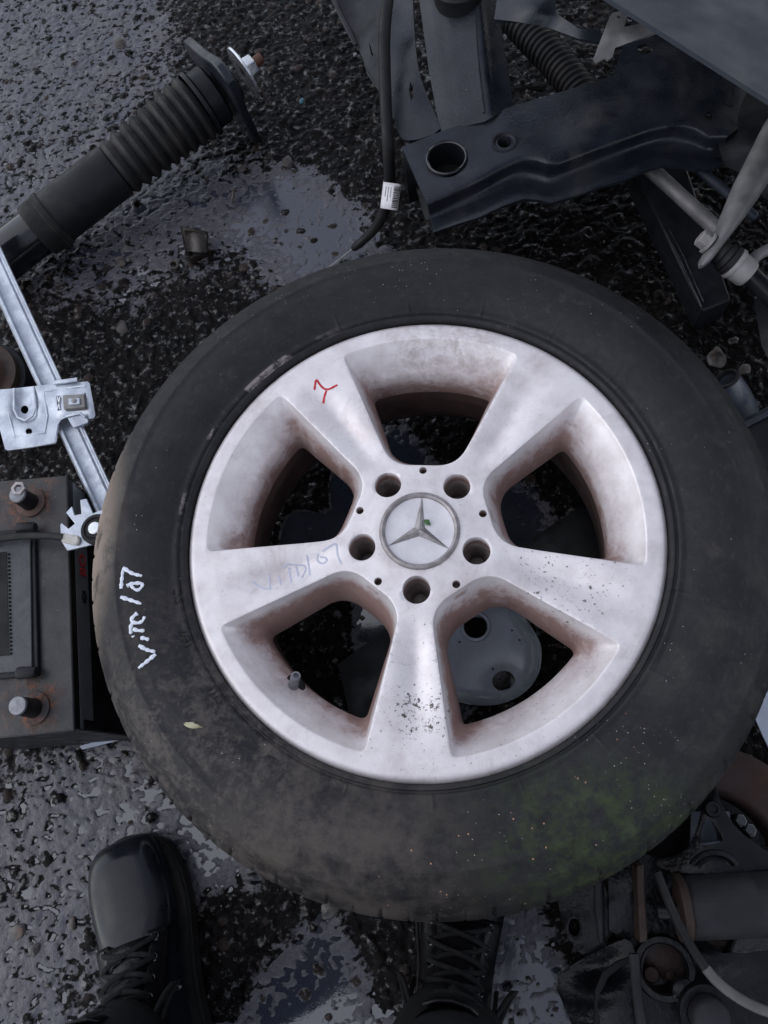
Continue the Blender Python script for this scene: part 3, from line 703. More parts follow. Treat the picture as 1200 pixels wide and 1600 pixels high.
# ------------------------------------------------------------------ suspension strut, upper left
A, B = P(82, 343, .052), P(372, 118, .088); ax = (B - A).normalized(); LEN = (B - A).length
st = thing('suspension_strut', 'black suspension strut with ribbed rubber bellows lying on the ground', 'strut', (A.x, A.y, 0))
f = lambda px, py: (P(px, py, .06) - A).dot(ax)
s0, s1, s2 = 0.0, f(184, 269), f(318, 180)
r0 = .0385
mb = MB(); mb.lathe(A, ax, [(.030, -.14), (.034, -.138), (.034, -.016), (.0375, -.014)], 48, (True, False)); mb.build('damper_tube', M['gloss'], st)
mb = MB(); mb.lathe(A, ax, [(.0365, -.030), (.0395, -.029), (.0405, -.022), (.0405, -.006), (.0425, -.004), (.0425, .004), (.0400, .006)], 48); mb.build('clamp_ring', M['bellows'], st, 25)
mb = MB(); mb.lathe(A, ax, [(.0385, .0), (.0395, .004), (.0395, s1 - .002), (.0385, s1)], 56); mb.build('sleeve', M['sleeve'], st)
prof = []; nr = 9
for i in range(nr):
    t0 = s1 + (s2 - s1) * (i / nr) ** .92; t1 = s1 + (s2 - s1) * ((i + 1) / nr) ** .92; g = .0415 + .0068 * i / (nr - 1)
    prof += [(g - .0062, t0), (g - .0005, t0 + (t1 - t0) * .30), (g + .0004, t0 + (t1 - t0) * .42), (g - .0004, t0 + (t1 - t0) * .56), (g - .0064, t1 - (t1 - t0) * .06)]
mb = MB(); mb.lathe(A, ax, [(.036, s1 - .001)] + prof, 64); mb.build('bellows', M['bellows'], st, 28)
mb = MB(); mb.lathe(A, ax, [(.0475, s2 + .001), (.0485, s2 + .004), (.0485, s2 + .007), (.040, s2 + .009), (.0425, s2 + .010), (.0425, s2 + .030), (.038, s2 + .034), (.030, s2 + .036)], 56); mb.build('spring_seat', M['blacksteel2'], st, 28)
fc = f(356, 154); v1 = (P(302, 68, .10) - P(412, 240, .06)).normalized(); v1 = (v1 - v1.dot(ax) * ax).normalized(); v2 = ax.cross(v1)
pl = []
for k in range(3):
    a = R(120 * k); 
    for da, rad in ((-16, .083), (-8, .091), (0, .093), (8, .091), (16, .083), (45, .058), (60, .055), (75, .058)): pl.append(A + ax * (fc + .008) + (v1 * math.cos(a + R(da)) + v2 * math.sin(a + R(da))) * rad)
mb = MB(); mb.prism(pl, ax * -.0135); mb.build('mount_flange', M['blacksteel'], st, 30, bevel=.0025)
mb = MB(); mb.lathe(A, ax, [(.030, fc + .008), (.030, fc + .017), (.024, fc + .020), (.010, fc + .020)], 40); mb.build('mount_bush', M['rubber'], st, 30)
wc = f(372, 118) + .001
mb = MB(); mb.lathe(A, ax, [(.008, wc), (.036, wc), (.0365, wc + .001), (.0365, wc + .003), (.035, wc + .004), (.008, wc + .004)], 48); mb.build('washer', M['bright'], st, 30)
mb = MB(); mb.lathe(A, ax, [(.016, wc + .004), (.0165, wc + .006), (.0148, wc + .020), (.0125, wc + .022), (.007, wc + .022)], 6); mb.build('nut', M['bright'], st, 20, bevel=.001)
mb = MB(); mb.lathe(A, ax, [(.0078, wc + .018), (.0078, wc + .033), (.0065, wc + .036), (.0001, wc + .036)], 20); mb.build('threaded_stud', M['rust'], st, 30)

# ------------------------------------------------------------------ window regulator rail with its carrier bracket
zr0, zr1 = .135, .150
def rail_pt(t, off, dz=0):     # t along, off across in photo pixels from the middle
    x0, y0, x1, y1 = -40, 345, 186, 834
    dx, dy = x1 - x0, y1 - y0; L = math.hypot(dx, dy); px, py = -dy / L, dx / L
    return P(x0 + dx * t - px * off, y0 + dy * t - py * off, zr0 + (zr1 - zr0) * t + dz)
wr = thing('window_regulator_rail', 'galvanised steel window regulator rail with bracket plate slanting down the left', 'rail', tuple(rail_pt(.5, 0)[:2]) + (0,))
sec = [(-20, .000), (-20.5, .0055), (-19, .0075), (-16.5, .0075), (-15.5, .0055), (-15.5, .0015), (-12, .0008), (-10.5, .0028), (-9, .0008), (-4, .0), (6, .0), (9.5, .001), (11, .006), (13, .0085), (17, .0085), (19, .006), (19.5, .0), (19, -.0015), (-20, -.0015)]
rings = [[rail_pt(t, -o, h) for o, h in sec] for t in np.linspace(0, .935, 24)]
mb = MB(); mb.loft(rings, True, (True, True)); mb.build('rail', M['steel'], wr, 25)
BZ = .158
bp = [(-30, 611), (20, 607), (48, 604), (83, 600), (84, 596), (121, 592), (122, 597), (137, 596), (140, 599), (149, 648), (147, 653), (133, 656), (128, 652), (104, 652), (95, 656), (91, 663), (88, 690), (85, 692), (12, 703), (8, 702), (0, 672), (-30, 675)]
cz_ = [(x, y, BZ) for x, y in bp] + [(40, 612, BZ - .004), (28, 640, BZ - .004), (50, 640, BZ - .004), (40, 655, BZ - .003), (18, 640, BZ + .001), (62, 640, BZ + .001), (40, 664, BZ + .001), (20, 610, BZ + .001), (60, 606, BZ + .001), (40, 610, BZ - .004),
      (70, 640, BZ), (70, 660, BZ), (70, 690, BZ), (20, 690, BZ), (10, 660, BZ), (100, 610, BZ + .003), (135, 605, BZ + .003), (140, 645, BZ + .003), (100, 645, BZ + .003), (116, 628, BZ + .004), (76, 620, BZ + .001)]
bo = sheet('bracket_plate', bp, cz_, M['steel'], wr, [ell(38.5, 640, 6, 6.5, 16), ell(45, 674, 5.3, 5, 16), [(88, 619), (94, 618), (95, 641), (90, 642)], [(129, 614), (134, 614), (136, 634), (131, 635)]], .0016, 4.0, 40)
for y0, dz in ((692, .0),):
    mb = MB(); mb.tube([P(12, 703, BZ - .001), P(50, 698, BZ - .001), P(86, 692, BZ - .001), P(91, 663, BZ - .001)], .0016, 8); mb.build('folded_edge', M['steel'], wr)
mb = MB(); mb.tube([P(22, 607, BZ + .001), P(22, 640, BZ + .001), P(28, 652, BZ + .001), P(40, 657, BZ + .001), P(51, 650, BZ + .001), P(56, 636, BZ + .001), P(52, 604, BZ + .001)], .0017, 8, True, .7); mb.build('pressed_bead', M['steel'], wr)
mb = MB(); mb.tube([P(8, 610, BZ + .0005), P(14, 650, BZ + .0005), P(23, 682, BZ + .0005), P(70, 676, BZ + .0005), P(74, 650, BZ + .0005), P(68, 612, BZ + .0005), P(104, 606, BZ + .002), P(134, 603, BZ + .003)], .0013, 8, True, .6); mb.build('pressed_bead', M['steel'], wr)
mb = MB(); mb.prism([P(97, 617, BZ + .010), P(131, 615, BZ + .010), P(133, 636, BZ + .010), P(99, 639, BZ + .010)], (0, 0, -.008)); mb.build('slider_clip', M['bushing'], wr, 30, bevel=.0012)
mb = MB(); mb.prism([P(106, 622, BZ + .0125), P(124, 621, BZ + .0125), P(125, 631, BZ + .0125), P(107, 632, BZ + .0125)], (0, 0, -.004)); mb.build('clip_boss', M['steel'], wr, 30, bevel=.001)
mb = MB(); mb.lathe(P(116, 626.5, BZ + .0120), (0, 0, 1), [(.0030, 0), (.0028, .0018), (.0001, .0022)], 14); mb.build('clip_pin', M['bushing'], wr)
for a, b in (((90, 620), (94, 640)), ((94, 620), (90, 640)), ((131, 615), (134, 634))):
    mb = MB(); mb.tube([P(*a, BZ + .004), P(*b, BZ + .004)], .0009, 6); mb.build('spring_wire', M['bright'], wr)
mb = MB(); mb.tube([P(84, 598, BZ + .003), P(100, 596, BZ + .004), P(121, 593, BZ + .003)], .003, 8, True, .6); mb.build('top_tab', M['steel'], wr)
mb = MB(); mb.prism([P(105, 652, BZ + .006), P(130, 647, BZ + .006), P(139, 657, BZ + .001), P(137, 661, BZ + .001), P(115, 668, BZ + .001), P(111, 664, BZ + .001)], (0, 0, -.006)); mb.build('lower_tab', M['steel'], wr, 30, bevel=.001)
mb = MB(); mb.tube([P(104, 651, BZ + .007), P(112, 649, BZ + .0085), P(126, 646, BZ + .0085), P(133, 652, BZ + .006)], .0018, 8); mb.build('spring_wire', M['steel'], wr)

# ------------------------------------------------------------------ battery
ZB = .190
tl, tr, br, bl = P(-130, 762, ZB), P(105, 742, ZB), P(117, 1143, ZB), P(-120, 1165, ZB)
ex = (tr - tl).normalized(); ey = (br - tr).normalized()
bat = thing('car_battery', 'dirty grey car battery with rusty terminal posts beside the tyre', 'battery', ((tl + br) / 2)[:2] + (0,))
mb = MB(); mb.prism([tl, tr, br, bl], (0, 0, -.004)); mb.build('lid', M['lid'], bat, 30, bevel=.002)
ins = .0030
q = [tl + ey * ins, tr - ex * ins * .3 + ey * ins, br - ex * ins * .3 - ey * ins, bl - ey * ins]
mb = MB(); mb.prism([p + Vector((0, 0, -.0038)) for p in q], (0, 0, -.010)); mb.build('lid_rim', M['inner'], bat, 30)
q = [tl + ey * ins, tr - ex * ins + ey * ins, br - ex * ins - ey * ins, bl - ey * ins]
mb = MB(); mb.prism([p + Vector((0, 0, -.0136)) for p in q], (0, 0, -.171)); case = mb.build('case', M['casing'], bat, 30, bevel=.002)
side = lambda t, z: tr + (br - tr) * t + Vector((0, 0, z)) + ex * (-ins + .0008)
mb = MB(); mb.add([side(.02, -.022), side(.95, -.022), side(.95, -.046), side(.02, -.046)], [(0, 1, 2, 3)]); mb.build('side_label', M['label'], bat, 0)
mb = MB(); mb.add([side(.02, -.0465), side(.97, -.0465), side(.97, -.150), side(.02, -.150)], [(0, 1, 2, 3)]); mb.build('lower_label', M['plastic'], bat, 0)
mb = MB(); mb.prism([side(.01, -.0145), side(.985, -.0145), side(.985, -.0215), side(.01, -.0215)], ex * .0012); mb.build('case_rib', M['label'], bat, 30, bevel=.0004)
def side_text(txt, t, z, size, mat, wide=1.0):
    o = side(t, z) + ex * .0006
    return letters(txt, mat, bat, lambda c: o - ey * c.x * wide + Vector((0, 0, 1)) * c.y + ex * c.z, size, .0002)
side_text('BO', .345, -.0335, .0195, M['redprint'], 1.0)
side_text('S3 007', .755, -.056, .0150, M['blackprint'])
side_text('12V 70Ah', .80, -.070, .0095, M['blackprint'])
cc = side(.475, -.034) + ex * .0006; UZ = Vector((0, 0, 1))
for k in range(2):
    pts = [cc - ey * (math.cos(a) * .0085 + (.004 if k else -.004)) + UZ * math.sin(a) * .0062 for a in np.linspace(R(-65) + k * math.pi, R(65) + k * math.pi, 14)]
    mb = MB(); mb.tube(pts, .0006, 6); mb.build('emblem_print', M['blackprint'], bat)
mb = MB(); mb.tube([cc - ey * .006, cc + ey * .006], .0009, 6); mb.tube([cc - ey * .006 - UZ * .003, cc - ey * .006 + UZ * .003], .0008, 6); mb.tube([cc + ey * .006 - UZ * .003, cc + ey * .006 + UZ * .003], .0008, 6); mb.build('emblem_print', M['blackprint'], bat)
mb = MB(); mb.prism([P(-100, 838, ZB + .005), P(54, 824, ZB + .005), P(60, 1056, ZB + .005), P(-100, 1068, ZB + .005)], (0, 0, -.0045)); mb.build('vent_cover', M['plastic'], bat, 30, bevel=.0012)
mb = MB(); mb.prism([P(-100, 846, ZB + .0075), P(47, 833, ZB + .0075), P(50, 1048, ZB + .0075), P(-100, 1058, ZB + .0075)], (0, 0, -.0026)); mb.build('vent_panel', M['vent'], bat, 30, bevel=.0008)
mb = MB(); mb.prism([P(-60, 868, ZB + .0081), P(10, 862, ZB + .0081), P(14, 1024, ZB + .0081), P(-60, 1030, ZB + .0081)], (0, 0, -.0012)); slot = mb.build('handle_slot', M['inner'], bat, 30)
for i in range(26):
    t = i / 25; a = P(13.0 + 3.2 * t, 866 + 155 * t, ZB + .0083)
    mb = MB(); mb.box(a, ex * .0012, ey * .0011, Vector((0, 0, .0007))); mb.build('slot_tooth', M['inner'], slot, 0)
for y in (826, 1052):
    mb = MB(); c = P(28, y, ZB + .009); mb.lathe(c, ex, [(.0035, 0), (.0060, .0), (.0065, .002), (.0060, .018), (.005, .020), (.0001, .020)], 16); mb.lathe(c, ex, [(.0035, .0), (.003, .006), (.0001, .006)], 12); mb.build('vent_nozzle', M['casing'], bat, 30)
for (x, y), hh in (((49, 786), .027), ((54, 1107), .030)):
    c = P(x, y, ZB)
    mb = MB(); mb.lathe(c, (0, 0, 1), [(.0165, .0), (.0165, .0022), (.0125, .0030), (.0100, .0032)], 32); mb.build('terminal_washer', M['rust'] if y < 900 else M['lid'], bat, 30)
    mb = MB(); mb.lathe(c, (0, 0, 1), [(.0098, .0), (.0092, hh * .98), (.0085, hh)], 28); po = mb.build('terminal_post', M['casing'], bat, 30)
    mb = MB(); mb.lathe(c + Vector((0, 0, hh)), (0, 0, 1), [(.0092, -.001), (.0092, .001), (.0085, .0022), (.0001, .0024)], 24); mb.build('post_top', M['lead'], po, 30)
c = P(30, 764, ZB + .028); d = (c - P(49, 786, ZB + .028)).normalized()
mb = MB(); mb.lathe(c, (0, 0, 1), [(.0042, -.004), (.0085, -.004), (.0085, .002), (.0080, .003), (.0046, .003), (.0042, .002), (.0042, -.004)], 6); mb.build('clamp_nut', M['chrome'], bat, 20)
# thin cable with taped end, pulley bracket
pb = thing('pulley_bracket', 'light grey toothed pulley bracket wedged between the battery and tyre', 'bracket', P(150, 828, .2)[:2] + (.0,))
ZP = .2105
gp = [(125, 781), (135, 779), (145, 802), (160, 796), (172, 790), (185, 800), (188, 838), (175, 852), (143, 851), (105, 860), (95, 844), (94, 820), (96, 817), (107, 826), (117, 818), (103, 801), (112, 791), (116, 805), (127, 803)]
mb = MB(); mb.prism([P(x, y, ZP) for x, y in gp], (0, 0, -.003)); mb.build('toothed_plate', M['steel'], pb, 30, bevel=.0005)
c = P(152, 828, ZP)
mb = MB(); mb.lathe(c, (0, 0, 1), [(.0165, .0), (.0165, .0035), (.0150, .0050), (.0125, .0050), (.0118, .0036), (.0105, .0036), (.0098, .0056), (.0075, .0056), (.0068, .004)], 40); mb.build('pulley', M['rubber'], pb, 25)
mb = MB(); mb.lathe(c, (0, 0, 1), [(.0066, .002), (.0066, .0075), (.0058, .0082), (.0001, .0084)], 28); mb.build('pin', M['bright'], pb, 25)
mb = MB(); mb.prism([P(96, 833, ZP + .004), P(122, 836, ZP + .005), P(124, 845, ZP + .005), P(119, 852, ZP + .004), P(94, 846, ZP + .003)], (0, 0, -.005)); mb.build('tape_wrap', M['tape'], pb, 30, bevel=.002)
mb = MB(); mb.tube([P(-60, 856, .203), P(-30, 848, .2045), P(0, 842, .206), (P(25, 838.5, .207)), P(50, 837, .2085), P(75, 837, .210), P(100, 839.5, .2118)], .0040, 12); mb.build('cable', M['rubber'], pb)
# pale strip lying at the battery's foot
o = sheet('pale_strip', [(124, 1166), (152, 1158), (186, 1148), (192, 1154), (172, 1160), (128, 1171)], .016, M['pale'], None, (), .003, 6); tag(o, 'thin white strip on the wet ground below the battery corner', 'strip')

# ------------------------------------------------------------------ rusty brake disc behind the rail
c = P(-38, 590, .055)
bd = thing('brake_disc', 'rust brown brake disc half hidden behind the steel rail', 'brake disc', (c.x, c.y, 0))
mb = MB(); mb.lathe(c, (.05, .05, 1), [(.040, .0), (.056, .0), (.057, -.003), (.057, -.012), (.053, -.012)], 64); mb.build('friction_ring', M['rustdark'], bd, 30)
mb = MB(); mb.lathe(c, (.05, .05, 1), [(.0001, .012), (.034, .012), (.037, .010), (.040, .0), (.042, -.002)], 64); mb.build('hat', M['rust'], bd, 30)
mb = MB(); mb.lathe(c, (.05, .05, 1), [(.053, -.010), (.064, -.012), (.066, -.016), (.066, -.054), (.030, -.054)], 64); mb.build('drum', M['blacksteel2'], bd, 30)

# ------------------------------------------------------------------ black subframe, top right
sf = thing('subframe', 'black pressed-steel car subframe with large round hole, top right', 'subframe', P(800, 200, 0))
ridge = [(668, 320), (710, 300), (750, 281), (785, 260), (817, 247), (840, 250), (862, 259), (900, 244), (937, 229), (975, 215), (1012, 202), (1040, 196), (1061, 195), (1085, 200), (1105, 214)]
flange = [(677, 363), (715, 350), (750, 339), (785, 322), (817, 311), (840, 312), (862, 317), (900, 306), (937, 293), (975, 281), (1010, 266), (1035, 259), (1060, 260), (1087, 266), (1128, 259)]
topedge = [(628, 230), (660, 217), (690, 205), (757, 182), (802, 165), (855, 150), (900, 137), (958, 118), (972, 75), (990, 25)]
poly = topedge + [(1190, 130), (1165, 190), (1135, 215)] + flange[::-1] + [(668, 320)]
rs_, fs_ = np.array(smooth_poly(ridge, 2, False)), np.array(smooth_poly(flange, 2, False))
def cross_z(x, y):
    yr = np.interp(x, rs_[:, 0], rs_[:, 1]); yf = np.interp(x, fs_[:, 0], fs_[:, 1])
    yr = np.where(x < 668, 320 + (668 - x) * .45, yr); yf = np.where(x < 677, 363 + (677 - x) * .4, yf)
    v = (y - yr) / (yf - yr)
    vv = np.array([-9, -1.2, -.55, -.25, -.06, .05, .16, .28, .45, .62, .74, .82, .9, 1.3]); zz = np.array([.170, .172, .174, .175, .1745, .1715, .163, .153, .1475, .1465, .149, .1535, .155, .1545])
    t = np.linspace(-9, 1.3, 2400); zf = np.interp(t, vv, zz); kk = np.hanning(19); kk /= kk.sum(); zf = np.convolve(np.pad(zf, 9, 'edge'), kk, 'valid')
    return np.interp(v, t, zf) + .0012 * np.sin(x / 37.) * np.clip(v + .3, 0, 1) - .02 * np.clip((x - 1060) / 110, 0, 1) ** 2
sheet('crossmember', poly, cross_z, M['blacksteel'], sf, [ell(698, 248, 30, 29, 36), ell(788, 222, 11, 9, 24), ell(1109, 181, 6, 7, 14), ell(1008, 76, 13, 8, 18)], .004, 4.5, 60)
c = P(698, 248, .174); k = mpp(698, 248, .172)
mb = MB(); mb.lathe(c, (0, 0, 1), [(33 * k, -.0005), (32.5 * k, .0022), (30.5 * k, .0030), (28.5 * k, .0022), (28 * k, -.001), (28 * k, -.035)], 48); mb.build('hole_collar', M['gloss'], sf, 40)
mb = MB(); mb.lathe(c, (0, 0, 1), [(27.9 * k, -.034), (.0001, -.034)], 40); mb.build('hole_floor', M['inner'], sf, 40)
c = P(788, 222, .1745)
mb = MB(); mb.lathe(c, (0, 0, 1), [(20 * k, .0006), (18 * k, .0012), (15 * k, .0004), (10.5 * k, -.004), (9.5 * k, -.02), (.0001, -.02)], 32); mb.build('small_hole_dish', M['blacksteel2'], sf, 40)
# walls under the top plate: far side and the inside
for seg, d, nm in (([(628, 230), (690, 205), (757, 182), (802, 165), (855, 150), (955, 120)], .10, 'rear_wall'),):
    mb = MB(); mb.loft([[P(x, y, .168 - .0) for x, y in seg], [P(x, y, .168) + Vector((0, 0, -d)) for x, y in seg]], closed=False)
    o = mb.build(nm, M['blacksteel2'], sf, 40); o.modifiers.new('Solidify', 'SOLIDIFY').thickness = .003
mb = MB(); mb.loft([[P(640, 258, .10), P(665, 345, .10)], [P(800, 200, .10), P(830, 290, .10)]], closed=False); o = mb.build('bottom_plate', M['blacksteel2'], sf); o.modifiers.new('Solidify', 'SOLIDIFY').thickness = .003
# tower
tp = [(648, -60), (655, 0), (662, 50), (670, 110), (683, 180), (690, 206), (757, 190), (802, 166), (795, 110), (785, 60), (777, 0), (772, -60)]
def tower_z(x, y):
    t = np.clip((y + 60) / 250, 0, 1.1); xl = 650 + 38 * t; xr = 774 + 26 * t; u = (x - xl) / (xr - xl)
    return .240 - .066 * t - .0006 * np.sin(y / 23) + (1 - .6 * t) * np.interp(u, [-.1, .12, .3, .66, .74, .8, 1.1], [-.012, -.004, .0, .004, .003, -.006, -.034])
sheet('tower', tp, tower_z, M['blacksteel'], sf, (), .004, 5, 60)
mb = MB(); mb.tube([P(x_, y_, float(tower_z(np.array(x_ * 1.), np.array(y_ * 1.))) + .0008) for x_, y_ in ((741, 5), (744, 60), (748, 110), (756, 176))], [.001, .0015, .002, .002], 8, True, .5); mb.build('weld_seam', M['blacksteel'], sf)
c = P(716, -22, .236)
mb = MB(); mb.lathe(c, (0, 0, 1), [(.030, -.02), (.034, .0), (.034, .004), (.031, .007), (.020, .006), (.018, -.004), (.0001, -.006)], 40); mb.build('tower_bush', M['rubber'], sf, 40)
# inner arm beside the cable
ap = [(590, -60), (596, 0), (600, 60), (606, 110), (612, 170), (622, 212), (640, 222), (690, 206), (683, 184), (668, 152), (654, 112), (648, 60), (645, 0), (640, -60)]
ap = smooth_poly(ap, 1)
sheet('inner_arm', ap, [(590, -60, .180), (596, 0, .178), (600, 60, .175), (606, 110, .172), (612, 170, .165), (640, 222, .158), (690, 206, .165), (668, 152, .172), (654, 112, .180), (648, 60, .184), (645, 0, .188), (622, 20, .178), (625, 120, .176), (640, 160, .171), (640, -60, .19)],
      M['blacksteel'], sf, [[(641, 128), (645, 135), (646, 152), (642, 158), (639, 140)]], .004, 6, 60)
op = [(500, -60), (512, -30), (522, 0), (540, 38), (557, 70), (575, 110), (600, 160), (640, 224), (620, 170), (606, 100), (598, 0), (592, -60)]
sheet('outer_plate', op, [(500, -60, .10), (522, 0, .098), (557, 70, .095), (600, 160, .10), (640, 224, .115), (598, 0, .12), (606, 100, .12), (575, 50, .105), (550, 0, .10)], M['blacksteel2'], sf, [[(576, 66), (579, 72), (584, 88), (580, 86)]], .004, 8, 60)
mb = MB(); mb.tube([P(517, -10, .101), P(522, 0, .101), P(533, 25, .101), P(544, 46, .100), P(556, 70, .099)], [.003, .0035, .003, .0038, .003], 8, True, .5); mb.build('plate_lip', M['motor'], sf)
mb = MB(); mb.tube([P(570, 98, .101), P(576, 115, .101), P(590, 138, .102)], [.001, .002, .001], 8, True, .5); mb.build('plate_lip', M['blacksteel'], sf)
mb = MB(); mb.lathe(P(555, 86, .097), (0, 0, 1), [(.003, 0), (.0028, .002), (.0001, .0026)], 12); mb.build('rivet', M['greybar'], sf)
mp = [(1112, 186), (1140, 160), (1165, 130), (1240, 180), (1240, 340), (1195, 310), (1165, 275), (1130, 258)]
sheet('side_arm', mp, [(1112, 186, .150), (1165, 130, .15), (1240, 180, .16), (1240, 340, .13), (1180, 290, .125), (1130, 258, .14), (1160, 200, .162), (1190, 230, .16)], M['blacksteel2'], sf, [ell(1197, 212, 6, 9, 14)], .005, 8, 60)
gp = [(772, 30), (778, -10), (800, -50), (870, -50), (868, 20), (905, 45), (938, 46), (945, 66), (905, 61), (850, 41), (800, 33)]
sheet('upper_link', gp, [(772, 30, .26), (800, -50, .27), (870, -50, .275), (868, 20, .272), (905, 45, .27), (945, 66, .262), (850, 41, .262), (840, 22, .275)], M['blacksteel'], sf, (), .006, 7, 60)
# brace bracket
bk = [(927, 92), (932, 98), (945, 91), (950, 94), (957, 89), (961, 75), (1026, 50), (1060, 30), (1050, 18), (1009, 35), (975, 42), (981, 24), (971, 17), (957, 20), (951, 30)]
o = sheet('brace_bracket', bk, [(927, 92, .335), (954, 21, .345), (975, 42, .352), (960, 75, .34), (1055, 25, .355), (950, 60, .347), (1010, 45, .35)], M['greybar'], None, [ell(967, 26, 3.2, 2.4, 10)], .003, 4)
tag(o, 'light grey Y-shaped bracket sticking out from under the slate panel', 'bracket')
# corrugated hose in the dark behind the crossmember
pts = [(790, 10), (815, 40), (845, 72), (872, 100), (900, 135), (925, 170)]
pp = resample(smooth_poly(pts, 2, False), 2.2, False); rr = [.021 + (.0028 if (i // 2) % 2 else 0) for i in range(len(pp))]
mb = MB(); mb.tube([P(x, y, .09) for x, y in pp], rr, 20); o = mb.build('corrugated_hose', M['rubber'], None, 30); tag(o, 'black corrugated hose in the shadow behind the crossmember', 'hose')

# ------------------------------------------------------------------ cable with barcode tag
cp = smooth_poly([(612, -40, 0), (604, 10, 0), (600, 60, 0), (601, 110, 0), (603, 170, 0), (606, 225, 0), (610, 280, 0), (605, 318, 0), (593, 348, 0), (576, 368, 0), (553, 388, 0)], 2, False)
zs = np.interp(np.linspace(0, 1, len(cp)), [0, .25, .5, .62, .72, .82, .92, 1], [.225, .205, .170, .11, .070, .040, .02, .012])
cab = thing('wiring_cable', 'thick black cable with white barcode tag hanging from the subframe', 'cable', P(553, 388, 0))
mb = MB(); mb.tube([P(c_[0], c_[1], z) for c_, z in zip(cp, zs)], [.0078] * (len(cp) - 10) + [.0074, .0071, .0068, .0066, .0064, .0062, .006, .0057, .0052, .0045], 16); mb.build('sheath', M['rubber'], cab)
mb = MB(); mb.tube([P(553, 388, .012), P(535, 402, .008), P(518, 415, .006), P(500, 428, .005)], [.0016, .0014, .0012, .001], 8); mb.build('bare_wire', M['bushing'], cab)
mb = MB(); mb.tube([P(567, 376, .016), P(560, 383, .014)], [.0064, .0062], 14); mb.build('end_crimp', M['rubber'], cab)
zt = .128
quad = [(599, 284), (627, 288), (621, 329), (594, 325)]
def tagp(u, v, dz=0):
    a = np.array(quad[0]) * (1 - u) + np.array(quad[1]) * u; b = np.array(quad[3]) * (1 - u) + np.array(quad[2]) * u
    q = a * (1 - v) + b * v
    return P(q[0], q[1], zt + .006 * math.sin(u * 2.6) - .012 * v + dz)
mb = MB(); mb.loft([[tagp(u, v) for u in np.linspace(0, 1, 9)] for v in np.linspace(0, 1, 5)], closed=False); o = mb.build('barcode_tag', M['paper'], cab, 60); s_ = o.modifiers.new('Solidify', 'SOLIDIFY'); s_.thickness = .0006
random.seed(3); v = .10
while v < .92:
    w = random.choice((.012, .02, .035)); mb = MB()
    mb.loft([[tagp(u, v + d, .0006) for u in np.linspace(.62, .97, 5)] for d in (0, w)], closed=False); mb.build('barcode_bar', M['blackprint'], o, 0); v += w + random.choice((.015, .03))
for i in range(3):
    mb = MB(); mb.loft([[tagp(u, v2, .0006) for u in (.16 + .14 * i, .20 + .14 * i)] for v2 in np.linspace(.15, .55 + .15 * (i % 2), 4)], closed=False); mb.build('printed_line', M['lead'], o, 0)

# ------------------------------------------------------------------ slate panel leaning in from the corner
pp_ = [(946, -6), (1204, 158), (1420, 300), (1700, 80), (1500, -420), (1000, -420), (860, -60)]
o = sheet('body_panel', pp_, lambda x, y: .41 - 3.2e-4 * ((x - 946) * .538 - (y + 6) * .843), M['panel'], None, (), .004, 24, 60)
tag(o, 'smooth slate blue car body panel across the top right corner', 'body panel')

# ------------------------------------------------------------------ anti-roll bar and its ball joint
ar = thing('anti_roll_bar', 'dusty grey anti-roll bar arm with flattened bolted end', 'anti-roll bar', P(1150, 330, 0))
pts = [(1300, 100), (1250, 150), (1215, 205), (1190, 255), (1165, 300), (1143, 340), (1128, 368), (1114, 390), (1102, 407), (1096, 416)]
rad = [.016, .016, .0165, .0172, .0172, .0165, .0150, .0140, .0120, .0060]; fl = [1, 1, 1, .95, .85, .65, .45, .40, .38, .4]
sp_ = list(zip(pts, rad, fl)); ex_ = []
for i in range(len(sp_) - 1):
    for t in (0, .33, .66):
        (p0, r0_, f0), (p1, r1_, f1) = sp_[i], sp_[i + 1]; ex_.append((p0[0] + (p1[0] - p0[0]) * t, p0[1] + (p1[1] - p0[1]) * t, r0_ + (r1_ - r0_) * t, f0 + (f1 - f0) * t))
ex_.append((1095, 417, .004, .4))
axb = (P(1150, 411, .225) - P(1100, 372, .240)).normalized()
mb = MB(); mb.tube([P(a, b, .235) for a, b, _, _ in ex_], [e[2] for e in ex_], 20, True, [e[3] for e in ex_], tuple(axb)); mb.build('bar', M['greybar'], ar, 40)
jc = P(1113, 385, .236)
mb = MB(); mb.lathe(jc, -axb, [(.0095, .006), (.0095, .0155), (.0085, .017), (.0001, .017)], 6); mb.build('nut', M['bushing'], ar, 20, bevel=.0008)
mb = MB(); mb.lathe(jc, -axb, [(.0115, .004), (.0115, .0065), (.0095, .007)], 24); mb.build('nut_collar', M['bushing'], ar, 20)
dl = thing('drop_link', 'grey drop link with rubber boot bolted to the anti-roll bar', 'drop link', P(1150, 411, 0))
mb = MB(); mb.lathe(jc, axb, [(.0095, .006), (.0125, .009), (.0135, .012), (.0120, .014), (.0150, .0165), (.0158, .019), (.0140, .0205), (.0165, .0225), (.0162, .026), (.0130, .027)], 32); mb.build('rubber_boot', M['rubber'], dl, 40)
mb = MB(); mb.lathe(jc, axb, [(.0130, .0265), (.0165, .0275), (.0170, .030), (.0165, .0318), (.0152, .0325), (.0150, .046), (.0135, .049), (.0090, .050), (.0001, .050)], 32); mb.build('joint_housing', M['bushing'], dl, 35)
mb = MB(); mb.tube([jc + axb * .040 , P(1185, 398, .222), P(1215, 382, .222), P(1300, 335, .22)], [.0075, .006, .0058, .0058], 14); mb.build('link_rod', M['greybar'], dl)
